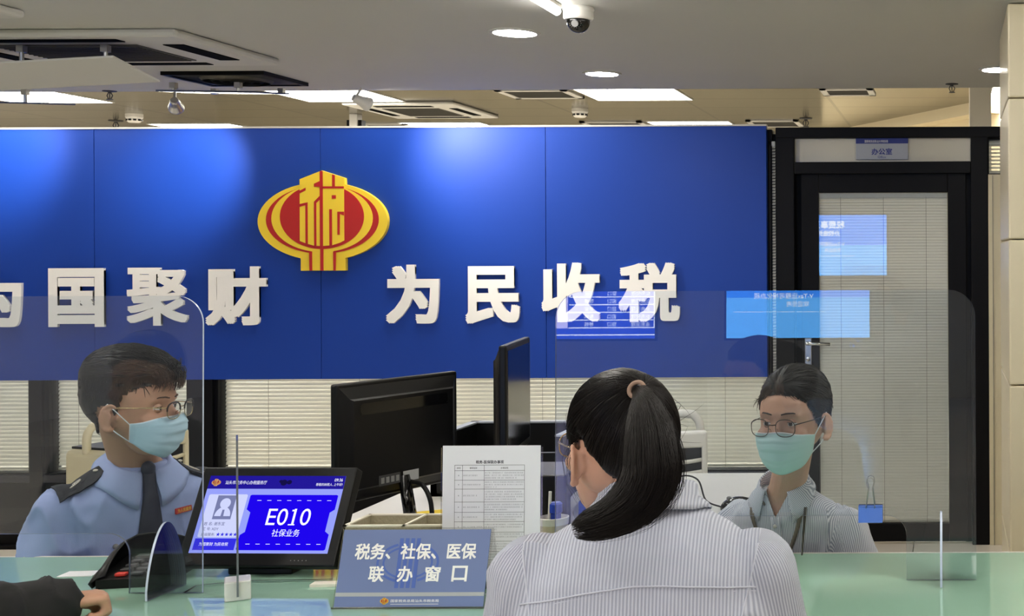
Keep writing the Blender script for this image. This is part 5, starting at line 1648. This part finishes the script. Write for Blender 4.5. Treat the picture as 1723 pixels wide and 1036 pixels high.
# ================= officer in the blue uniform
def officer():
    Tw = Matrix.Translation((-2.165, 3.29, 0)) @ Matrix.Rotation(math.radians(-38), 4, 'Z')
    H = headm(-2.10, 3.2, 1.126, 4, 1.05, 0.05)
    secs = [(.47, 0, 0, .125, .165), (.62, 0, 0, .12, .165), (.76, .005, 0, .122, .178), (.84, .012, 0, .122, .186), (.885, .02, 0, .112, .172), (.92, .03, 0, .095, .135), (.95, .04, 0, .074, .094), (.972, .046, 0, .060, .068)]
    arms = [[V((.015, .165, .862)), V((.06, .235, .66)), V((.24, .14, .70))], [V((.015, -.165, .862)), V((.03, -.235, .64)), V((.20, -.13, .68))]]
    armr = [.063, .058, .046]
    o = person_body(Tw, H, (.045, 0, .955), secs, arms, armr, 'skin_tan', 'seated person in light blue uniform shirt with navy tie and pale blue face mask', neck_r=.054)
    eyes(H, o, 'skin_tan')
    wr = folds(.009, 11, (1, 1, .6), 3.0)
    inv = Tw.inverted()
    def fold(p, n):
        q = inv @ p
        k = 1.0 if abs(q.y) > .12 else .45
        return wr(p, n) * k * (0.3 if q.z > .93 else 1)
    sh, bv = garment(Tw, secs, arms, armr, .006, 10, 'uniform_shirt', 'uniform_blue', o, fold)
    collar(Tw, (.044, 0, .956), .062, .45, 'uniform_collar', o, bv, gap=.22, drop=.040, point=.042, flare=.032, stand=.026)
    # tie
    b = MB(); rows = []
    for i in range(15):
        z = .962 - .30 * i / 14
        w = (.014 if i < 2 else .012 + .027 * min(1, (i - 1) / 10))
        row = []
        for k in range(7):
            y = (k / 3 - 1) * w
            p, n = onto(bv, Tw @ V((.35, y, z)), Tw.to_3x3() @ V((-1, 0, 0)), .004 + .006 * (1 - (k / 3 - 1) ** 2) + (.006 if i < 2 else 0))
            row.append(p)
        rows.append(row)
    b.loft(rows, cap=False, closed=False)
    link_mesh(solid(b.mesh(), .003), 'necktie', 'tie_navy', o, smooth=True)
    b = MB(); kp, _ = onto(bv, Tw @ V((.35, 0, .958)), Tw.to_3x3() @ V((-1, 0, 0)), .008)
    b.ell(kp, (.016, .017, .02)); b.build('tie_knot', 'tie_navy', o, smooth=True)
    # epaulettes
    for s in (-1, 1):
        rows = []; nx, ny = 10, 8
        def pt(u, v, off):
            y = s * (.078 + .098 * u); x = .05 - .02 * u; w = (v - .5) * .066 * (1 if u > .14 else .45 + u * 4)
            d = V((-.62, -s * .12, -.78)).normalized(); side = V((.78, 0, -.62))
            return onto(bv, Tw @ (V((x, y, .95 - .05 * u)) + side * w - d * .3), Tw.to_3x3() @ d, off)[0]
        for i in range(nx + 1): rows.append([pt(i / nx, j / ny, .008) for j in range(ny + 1)])
        b = MB(); b.loft(rows, cap=False, closed=False)
        ep = link_mesh(solid(b.mesh(), .004), 'epaulette', 'epaulette', o, smooth=False)
        b = MB()
        c = pt(.52, .5, .0125); n = bv.find_nearest(c)[1]
        ax = (pt(.66, .5, .0125) - pt(.38, .5, .0125)).normalized(); ax = (ax - n * ax.dot(n)).normalized(); Mf = frame(c, ax, n.cross(ax))
        b.loft([[Mf @ V((rr * math.cos(2 * PI * k / 24), rr * math.sin(2 * PI * k / 24), z)) for k in range(24)] for rr, z in ((.017, 0), (.017, .002), (.011, .002), (.011, 0), (.017, 0))], cap=False)
        for k in range(5): b.box((-.0085 + k * .0038, -.009, 0), (-.0065 + k * .0038, .009, .0018), Mf)
        b.box((.027, -.022, 0), (.032, .022, .002), Mf); b.box((.024, -.025, 0), (.030, -.018, .002), Mf); b.box((.024, .018, 0), (.030, .025, .002), Mf)
        b.build('insignia', 'insignia', ep)
        b = MB(); c2 = pt(.1, .5, .013); b.ell(c2, (.0065, .0065, .0035), seg=16); b.build('button', 'insignia', ep, smooth=True)
    # red badge, chest buttons
    M0 = Tw.to_3x3()
    p, n = onto(bv, Tw @ V((.35, .075, .845)), M0 @ V((-1, 0, 0)), .004)
    ax = (M0 @ V((0, 1, 0))); ax = (ax - n * ax.dot(n)).normalized(); Mf = frame(p, ax, n.cross(ax))
    bd = MB().box((-.032, -.0075, -.002), (.032, .0075, .002), Mf, bevel=.001).build('name_badge', 'badge_red', o)
    MB().text('为人民服务', Mf @ Matrix.Translation((0, 0, .0023)), rect=(-.026, -.005, .026, .005), bold=.01).build('badge_lettering', 'emblem_yellow', bd)
    for y, z in ((-.075, .775), (-.075, .74)):
        p, n = onto(bv, Tw @ V((.35, y, z)), M0 @ V((-1, 0, 0)), .003)
        MB().ell(p, (.007, .007, .007), seg=14).build('button', 'mid_grey', o, smooth=True)
    # hair
    tab = [(0, .058), (30, .052), (52, .046), (66, .03), (76, -.016), (84, -.016), (90, .004), (112, .002), (124, -.03), (150, -.062), (180, -.07)]
    def thick(p):
        return .006 + .026 * sm(.035, .105, p.z) + .002 * sm(.0, -.08, p.x) * sm(-.06, .03, p.z) + .012 * sm(.03, .09, p.x) * sm(.06, .09, p.z)
    hm = hair_cap(H, tab, thick, .0012, 40)
    hr = link_mesh(hm, 'hair', 'hair_black', o, smooth=True)
    rnd = random.Random(5); paths = []; R3 = H.to_3x3(); Hi = H.inverted()
    for p, n in surface_samples(hm, 2300, rnd):
        q = Hi @ p
        if q.z > .075: d = R3 @ V((.9 + rnd.uniform(-.25, .25), rnd.uniform(-.35, .35), .1)); L = rnd.uniform(.022, .045)
        elif q.x > .05: d = R3 @ V((.35, rnd.uniform(-.4, .4), -1)); L = rnd.uniform(.018, .034)
        else: d = R3 @ V((-.2 + rnd.uniform(-.2, .2), rnd.uniform(-.15, .15), -1)); L = rnd.uniform(.007, .014) if q.z < .03 else rnd.uniform(.012, .022)
        d = (d - n * d.dot(n) * .9).normalized()
        pts = []
        for k in range(5):
            t = k / 4; lift = .0018 * math.sin(PI * t * .8) * (1 if q.z > .03 else .3) - L * L * t * t * 4.0
            pts.append(p + d * (L * t) + n * (lift - .001 - (.003 * t * t if q.z < .075 else .0)))
        paths.append(pts)
    for k in range(190):     # fringe over the forehead
        y = rnd.uniform(-.058, .058); p = H @ V((.093 - 6 * y * y * .6 + rnd.uniform(-.012, .010), y, .088 + rnd.uniform(-.012, .012)))
        e = H @ V((.1035 - 7.5 * y * y + rnd.uniform(-.004, .004), y + rnd.uniform(-.008, .008), .046 + rnd.uniform(-.006, .014)))
        m_ = (p + e) / 2 + R3 @ V((.012, 0, .004))
        paths.append([p, p * .4 + m_ * .6, m_ * .6 + e * .4, e])
    b = MB(); strands(b, paths, .0012)
    b.build('hair_strands', 'hair_black', hr, smooth=True)
    glasses(H, o, 'gold_wire', 'black_plastic', .0200, 'gold_wire')
    face_mask(H, o, 'mask_blue')
    legs(Tw, o, .42, .30)
officer()

# ================= staff woman in the striped shirt
def clerk():
    Tw = Matrix.Translation((-.402, 3.285, 0)) @ Matrix.Rotation(math.radians(-105), 4, 'Z')
    H = headm(-.392, 3.1, 1.100, -109, 1.01, 0.06, 0.02)
    secs = [(.47, 0, 0, .115, .155), (.60, 0, 0, .11, .15), (.72, .02, 0, .118, .165), (.79, .04, 0, .112, .168), (.835, .06, 0, .098, .152), (.868, .075, 0, .08, .116), (.893, .088, 0, .064, .08), (.912, .095, 0, .054, .058)]
    arms = [[V((.05, .152, .800)), V((.08, .205, .63)), V((.22, .12, .68))], [V((.05, -.152, .800)), V((.07, -.23, .72)), V((.10, -.30, .79))]]
    armr = [.060, .054, .042]
    o = person_body(Tw, H, (.095, 0, .885), secs, arms, armr, 'skin_fair', 'seated person in grey striped shirt with round glasses, mint face mask and lanyard', neck_r=.045)
    eyes(H, o, 'skin_fair')
    inv = Tw.inverted(); wr = folds(.008, 12, (1, 1, .6), 9.0)
    def fold(p, n):
        q = inv @ p; return wr(p, n) * (1.0 if abs(q.y) > .1 else .6) * (.25 if q.z > .86 else 1)
    cut = ([((0, 0, .845), (0, 1, -.5)), ((0, 0, .845), (0, -1, -.5))], lambda q: not (q.x > .08 and q.z > .845 and abs(q.y) < .5 * (q.z - .845)))
    sh, bv = garment(Tw, secs, arms, armr, .006, 10, 'striped_shirt', 'shirt_stripe', o, fold, cut, ((.135, .80, .25), .05))
    collar(Tw, (.096, 0, .900), .055, .36, 'shirt_stripe', o, bv, gap=.50, drop=.034, point=.034, flare=.02, stand=.026, ribs=lambda p: p.z * 0.9 + p.y)
    M0 = Tw.to_3x3()
    # front band and buttons
    rows = []
    for i in range(12):
        z = .846 - .19 * i / 11
        rows.append([onto(bv, Tw @ V((.4, y, z)), M0 @ V((-1, 0, 0)), .003)[0] for y in (-.014, -.007, 0, .007, .014)])
    b = MB(); b.loft(rows, cap=False, closed=False); me = solid(b.mesh(), .002)
    at = me.attributes.new('rib', 'FLOAT', 'POINT'); at.data.foreach_set('value', [(inv @ v.co).y for v in me.vertices])
    link_mesh(me, 'button_band', 'shirt_stripe', o, smooth=True)
    for z in (.825, .765, .70):
        p, n = onto(bv, Tw @ V((.4, 0, z)), M0 @ V((-1, 0, 0)), .006)
        MB().ell(p, (.005, .005, .005), seg=12).build('button', 'button_pale', o, smooth=True)
    # lanyard
    rows = []
    for s in (-1, 1):
        path = []
        for i in range(18):
            t = i / 17
            y = s * (.066 - .056 * sm(.12, 1, t)); z = .905 - .235 * t
            path.append((y, z))
        rows = []
        for i, (y, z) in enumerate(path):
            row = []
            for k in (-1, 0, 1):
                p, n = onto(bv, Tw @ V((.4, y + k * .005, z)), M0 @ V((-1, 0, 0)), .0055)
                row.append(p)
            rows.append(row)
        b = MB(); b.loft(rows, cap=False, closed=False)
        link_mesh(solid(b.mesh(), .0015), 'lanyard', 'lanyard_taupe', o, smooth=True)
    # hair: parted and tied low at the back
    tab = [(0, .066), (22, .062), (38, .048), (50, .024), (60, -.004), (72, -.026), (84, -.012), (92, .006), (112, .002), (124, -.03), (150, -.06), (180, -.065)]
    def thick(p): return .006 + .005 * sm(.03, .1, p.z) + .006 * sm(0, -.09, p.x) - .004 * math.exp(-((p.y + .012) / .006) ** 2) * sm(.0, .05, p.x)
    hm = hair_cap(H, tab, thick, .0012, 40); hr = link_mesh(hm, 'hair', 'hair_black', o, smooth=True)
    rnd = random.Random(11); paths = []; Hi = H.inverted(); bun = V((-.118, 0, -.02))
    for p, n in surface_samples(hm, 1500, rnd, lambda c: (lambda q: q.z - hairline(tab, math.degrees(math.atan2(abs(q.y), q.x + .012))) > .008)(Hi @ c)):
        q = Hi @ p; pts = []
        d = (bun - q); d.y += math.copysign(.05, q.y + .012) * sm(.0, .09, q.x); d = H.to_3x3() @ d; d = (d - n * d.dot(n)).normalized()
        L = rnd.uniform(.02, .05)
        hit = p
        for k in range(5):
            t = k / 4; pts.append(p + d * L * t + n * (.0012 * math.sin(PI * t) - .0004 - L * L * t * t * 4.5))
        paths.append(pts)
    b = MB(); strands(b, paths, .0008); b.build('hair_strands', 'hair_black', hr, smooth=True)
    b = MB(); b.ell((-.128, 0, -.02), (.035, .04, .035), H); b.build('hair_bun', 'hair_black', hr, smooth=True)
    glasses(H, o, 'dark_wire', None, .0205, 'dark_wire')
    face_mask(H, o, 'mask_green')
    legs(Tw, o, .42, .27, .15)
clerk()

# ================= ponytailed visitor in the corduroy jacket, seen from behind
def visitor():
    Tw = Matrix.Translation((-.508, 2.07, 0)) @ Matrix.Rotation(math.radians(95), 4, 'Z')
    H = headm(-.560, 2.10, 1.182, 130, 1.0, 0.02, 0.0)
    secs = [(.46, 0, 0, .14, .19), (.66, 0, 0, .14, .205), (.82, -.005, 0, .138, .212), (.92, -.005, 0, .132, .214), (.985, 0, 0, .120, .205), (1.022, .008, 0, .104, .182), (1.050, .015, 0, .086, .140), (1.075, .022, 0, .072, .096), (1.098, .026, 0, .060, .066)]
    arms = [[V((.0, .178, .975)), V((.045, .215, .78)), V((.28, .13, .835))], [V((.0, -.178, .975)), V((.045, -.215, .78)), V((.28, -.13, .835))]]
    armr = [.074, .068, .052]
    o = person_body(Tw, H, (.03, 0, 1.07), secs, arms, armr, 'skin_fair', 'person with long dark ponytail in pale grey corduroy jacket, seen from behind at the counter', voxel=.0034, neck_r=.046)
    eyes(H, o, 'skin_fair')
    inv = Tw.inverted(); wr = folds(.006, 9, (1, 1, .6), 21.0)
    def fold(p, n):
        q = inv @ p; return wr(p, n) * (1.0 if abs(q.y) > .15 else .35)
    lim = lambda z: .176 + (z - .98) * .22
    sh, bv = garment(Tw, secs, arms, armr, .005, 12, 'corduroy_jacket', 'corduroy', o, fold, None, ((.176, .98, .22), .07))
    collar(Tw, (.026, 0, 1.082), .068, .22, 'corduroy', o, bv, gap=.7, drop=.045, point=.02, flare=.02, stand=.034, ribs=lambda p: p.y * 1.2, back_up=.004)
    M0 = Tw.to_3x3(); fw = M0 @ V((1, 0, 0))
    # yoke seam and armhole seams
    def seam(pts, r=.0013):
        b = MB(); b.tube(pts, r, 6); me = b.mesh()
        at = me.attributes.new('rib', 'FLOAT', 'POINT'); at.data.foreach_set('value', [.0014] * len(me.vertices))
        link_mesh(me, 'seam', 'corduroy', sh, smooth=True)
    pts = [onto(bv, Tw @ V((-.6, y, .985 - .55 * y * y + (-.018 if y > 0 else 0) * abs(y) / .2)), fw, .0008)[0] for y in [(.185 - .37 * k / 40) for k in range(41)]]
    seam(pts, .0016)
    seam([p + V((0, 0, -.006)) for p in pts], .0007)
    for s in (-1, 1):
        seam([onto(bv, Tw @ V((-.6, s * lim(z), z)), fw, .0004)[0] for z in [1.03 - .18 * k / 40 for k in range(41)]], .0016)
    # scalp hair swept up to the tie
    tie = V((-.086, -.004, .104))
    tab = [(0, .062), (35, .06), (55, .035), (68, .0), (78, -.03), (84, -.012), (92, .020), (106, .016), (120, -.014), (140, -.045), (165, -.07), (180, -.075)]
    def thick(p): return .010 + .002 * sm(.04, .11, p.z) + .006 * sm(-.02, -.1, p.x) * sm(-.06, .02, p.z)
    hm = hair_cap(H, tab, thick, .001, 40); hr = link_mesh(hm, 'hair', 'hair_brown', o, smooth=True)
    rnd = random.Random(23); paths = []; Hi = H.inverted(); R3 = H.to_3x3(); hb = bvh_of(hm)
    for p, n in surface_samples(hm, 1900, rnd, lambda c: (lambda q: q.z - hairline(tab, math.degrees(math.atan2(abs(q.y), q.x + .012))) > .014)(Hi @ c)):
        q = Hi @ p; L = min(rnd.uniform(.03, .10), (tie - q).length * .9); pts = []; cur = p.copy()
        steps = 6
        for k in range(steps):
            near = hb.find_nearest(cur)
            pts.append(near[0] + near[1] * (.0007 + .0004 * ((k * 7) % 3) * .3))
            d = H @ tie - cur; d = (d - near[1] * d.dot(near[1]))
            if d.length < .004: break
            cur = near[0] + d.normalized() * (L / steps)
        if len(pts) > 2: paths.append(pts)
    fly = []
    for k in range(36):      # loose flyaway hairs around the outline
        p, n = surface_samples(hm, 1, rnd, lambda c: (Hi @ c).z > .0)[0]
        d = R3 @ V((rnd.uniform(-1, .4), rnd.uniform(-.7, .7), rnd.uniform(-.4, .6))); d = (d - n * d.dot(n) * .8).normalized(); L = rnd.uniform(.02, .05)
        fly.append([p + d * L * t + n * (.005 * math.sin(PI * t * .7) + .002) for t in (0, .33, .66, 1)])
    for k in range(12):       # wisps before the ear
        y0 = .066 + rnd.uniform(-.004, .006)
        fly.append([H @ V((.03 + rnd.uniform(-.01, .02), y0, .02)), H @ V((.04 + rnd.uniform(-.01, .02), y0 + .006, -.02)), H @ V((.03 + rnd.uniform(-.01, .02), y0 + .004, -.06)), H @ V((.015 + rnd.uniform(-.01, .02), y0 - .004, -.09))])
    b = MB(); strands(b, paths, .0008); strands(b, fly, .0004); b.build('hair_strands', 'hair_brown', hr, smooth=True)
    # ponytail: a solid core under many fine locks, hanging behind the head and sweeping over the shoulder
    key = [(1070, 652, 8, 2.015, .008), (1082, 668, 20, 1.965, .020), (1091, 710, 37, 1.925, .030), (1096, 760, 46, 1.905, .036), (1095, 800, 48, 1.892, .036), (1074, 838, 44, 1.885, .032), (1032, 868, 34, 1.89, .026), (990, 884, 26, 1.90, .018), (966, 893, 14, 1.91, .010)]
    def kp(t):
        t = max(0, min(len(key) - 1.0001, t)); i = int(t); f = t - i
        get = lambda j: key[max(0, min(len(key) - 1, j))]
        a, b_, c, d = get(i - 1), get(i), get(i + 1), get(i + 2)
        return [0.5 * ((2 * b_[n]) + (c[n] - a[n]) * f + (2 * a[n] - 5 * b_[n] + 4 * c[n] - d[n]) * f * f + (3 * b_[n] - a[n] - 3 * c[n] + d[n]) * f ** 3) for n in range(5)]
    def tail(t, s, q):
        """point at length t, across s, depth q in -1..1 (towards the back of the wearer)"""
        px, py, hw, Y, dep = kp(t)
        t2 = min(t, len(key) - 1.01)
        a = kp(t2 + .3 if t2 < len(key) - 1.4 else t2); b_ = kp(t2 - .3)
        tx, ty = a[0] - b_[0], a[1] - b_[1]; L = math.hypot(tx, ty) or 1
        nx, ny = ty / L, -tx / L
        c = P(px, py, Y); e = P(px + nx * hw * s, py + ny * hw * s, Y)
        return V((e.x, Y - dep * q * math.sqrt(max(0, 1 - min(1, s * s))), e.z))
    rings = []
    for i in range(34):
        t = 7.3 * i / 33; tap = 1.0 if t < 5 else max(.12, 1 - (t - 5) / 2.5); ring = []
        for k in range(22):
            a = 2 * PI * k / 22; px = kp(t)
            base = tail(t, math.cos(a) * .9 * tap, 0)
            base.y -= px[4] * .85 * math.sin(a) * tap
            ring.append(base)
        rings.append(ring)
    b = MB(); b.loft(rings); pt_ = b.build('ponytail', 'hair_brown', hr, smooth=True)
    paths = []
    for k in range(1300):
        s0 = rnd.uniform(-1, 1); wob = rnd.uniform(-.12, .12); ph = rnd.uniform(0, 6); end = rnd.uniform(5.6, 7.95); q = rnd.uniform(.75, 1.1)
        if rnd.random() < .12: q = -q
        pts = []
        for i in range(16):
            t = end * i / 15
            s = s0 + wob * math.sin(ph + t * .9) * min(1, t)
            pts.append(tail(t, max(-1.12, min(1.12, s)), q))
        paths.append(pts)
    fly = []
    for k in range(26):       # loose ends and stray outer hairs
        s0 = rnd.choice((-1, 1)) * rnd.uniform(1.0, 1.16); end = rnd.uniform(3, 7.5)
        fly.append([tail(end * i / 11, s0 * (0.6 + .5 * math.sin(i / 11 * 2.2)), .3) for i in range(12)])
    b = MB(); strands(b, paths, .0008, 3); strands(b, fly, .0004); b.build('ponytail_locks', 'hair_brown', pt_, smooth=True)
    c = P(1071, 655, 2.0); Mt = frame(c, (0.55, -.25, -.8), (0.55, .0, .4))
    b = MB(); b.loop([Mt @ V((.0110 * math.cos(a), .0130 * math.sin(a), 0)) for a in [2 * PI * k / 32 for k in range(32)]], .0036, 12)
    b.build('hair_tie', 'hair_tie', hr, smooth=True)
    glasses(H, o, 'gold_wire', None, .0205, 'gold_wire')
    legs(Tw, o, .43, .30)
visitor()

# ================= customer at the lower left: black sleeve and closed hand
def customer():
    Tw = Matrix.Translation((-2.22, 1.98, 0)) @ Matrix.Rotation(math.radians(78), 4, 'Z')
    inv = Tw.inverted()
    H = headm(-2.20, 2.06, 1.18, 80, 1.0)
    secs = [(.46, 0, 0, .14, .19), (.66, 0, 0, .14, .20), (.85, 0, 0, .135, .205), (.95, 0, 0, .125, .205), (1.0, .005, 0, .11, .185), (1.04, .012, 0, .09, .14), (1.07, .02, 0, .07, .09), (1.10, .026, 0, .058, .064)]
    w = inv @ V((-1.775, 2.455, .823)); el = inv @ V((-1.98, 2.17, .838))
    arms = [[V((.0, .178, .97)), V((.06, .22, .80)), V((.27, .12, .80))], [V((.0, -.178, .97)), el, w]]
    armr = [.072, .062, .053]
    o = person_body(Tw, H, (.03, 0, 1.07), secs, arms, armr, 'skin_tan', 'person in black jacket at the lower left, sleeve and closed hand on the counter', hand_curl=1.05)
    eyes(H, o, 'skin_tan')
    def fold(p, n):
        q = inv @ p; return folds(.006, 15, (1, 1, 1), 2.0)(p, n) * (1 if abs(q.y) > .12 else .5)
    garment(Tw, secs, arms, armr, .006, 8, 'black_jacket', 'sleeve_black', o, fold)
    tab = [(0, .066), (45, .05), (66, .03), (76, -.016), (84, -.016), (90, .024), (112, .026), (124, -.028), (150, -.062), (180, -.07)]
    hm = hair_cap(H, tab, lambda p: .008 + .016 * sm(.03, .1, p.z), .003, 55)
    link_mesh(hm, 'hair', 'hair_black', o, smooth=True)
    legs(Tw, o, .43, .30)
customer()
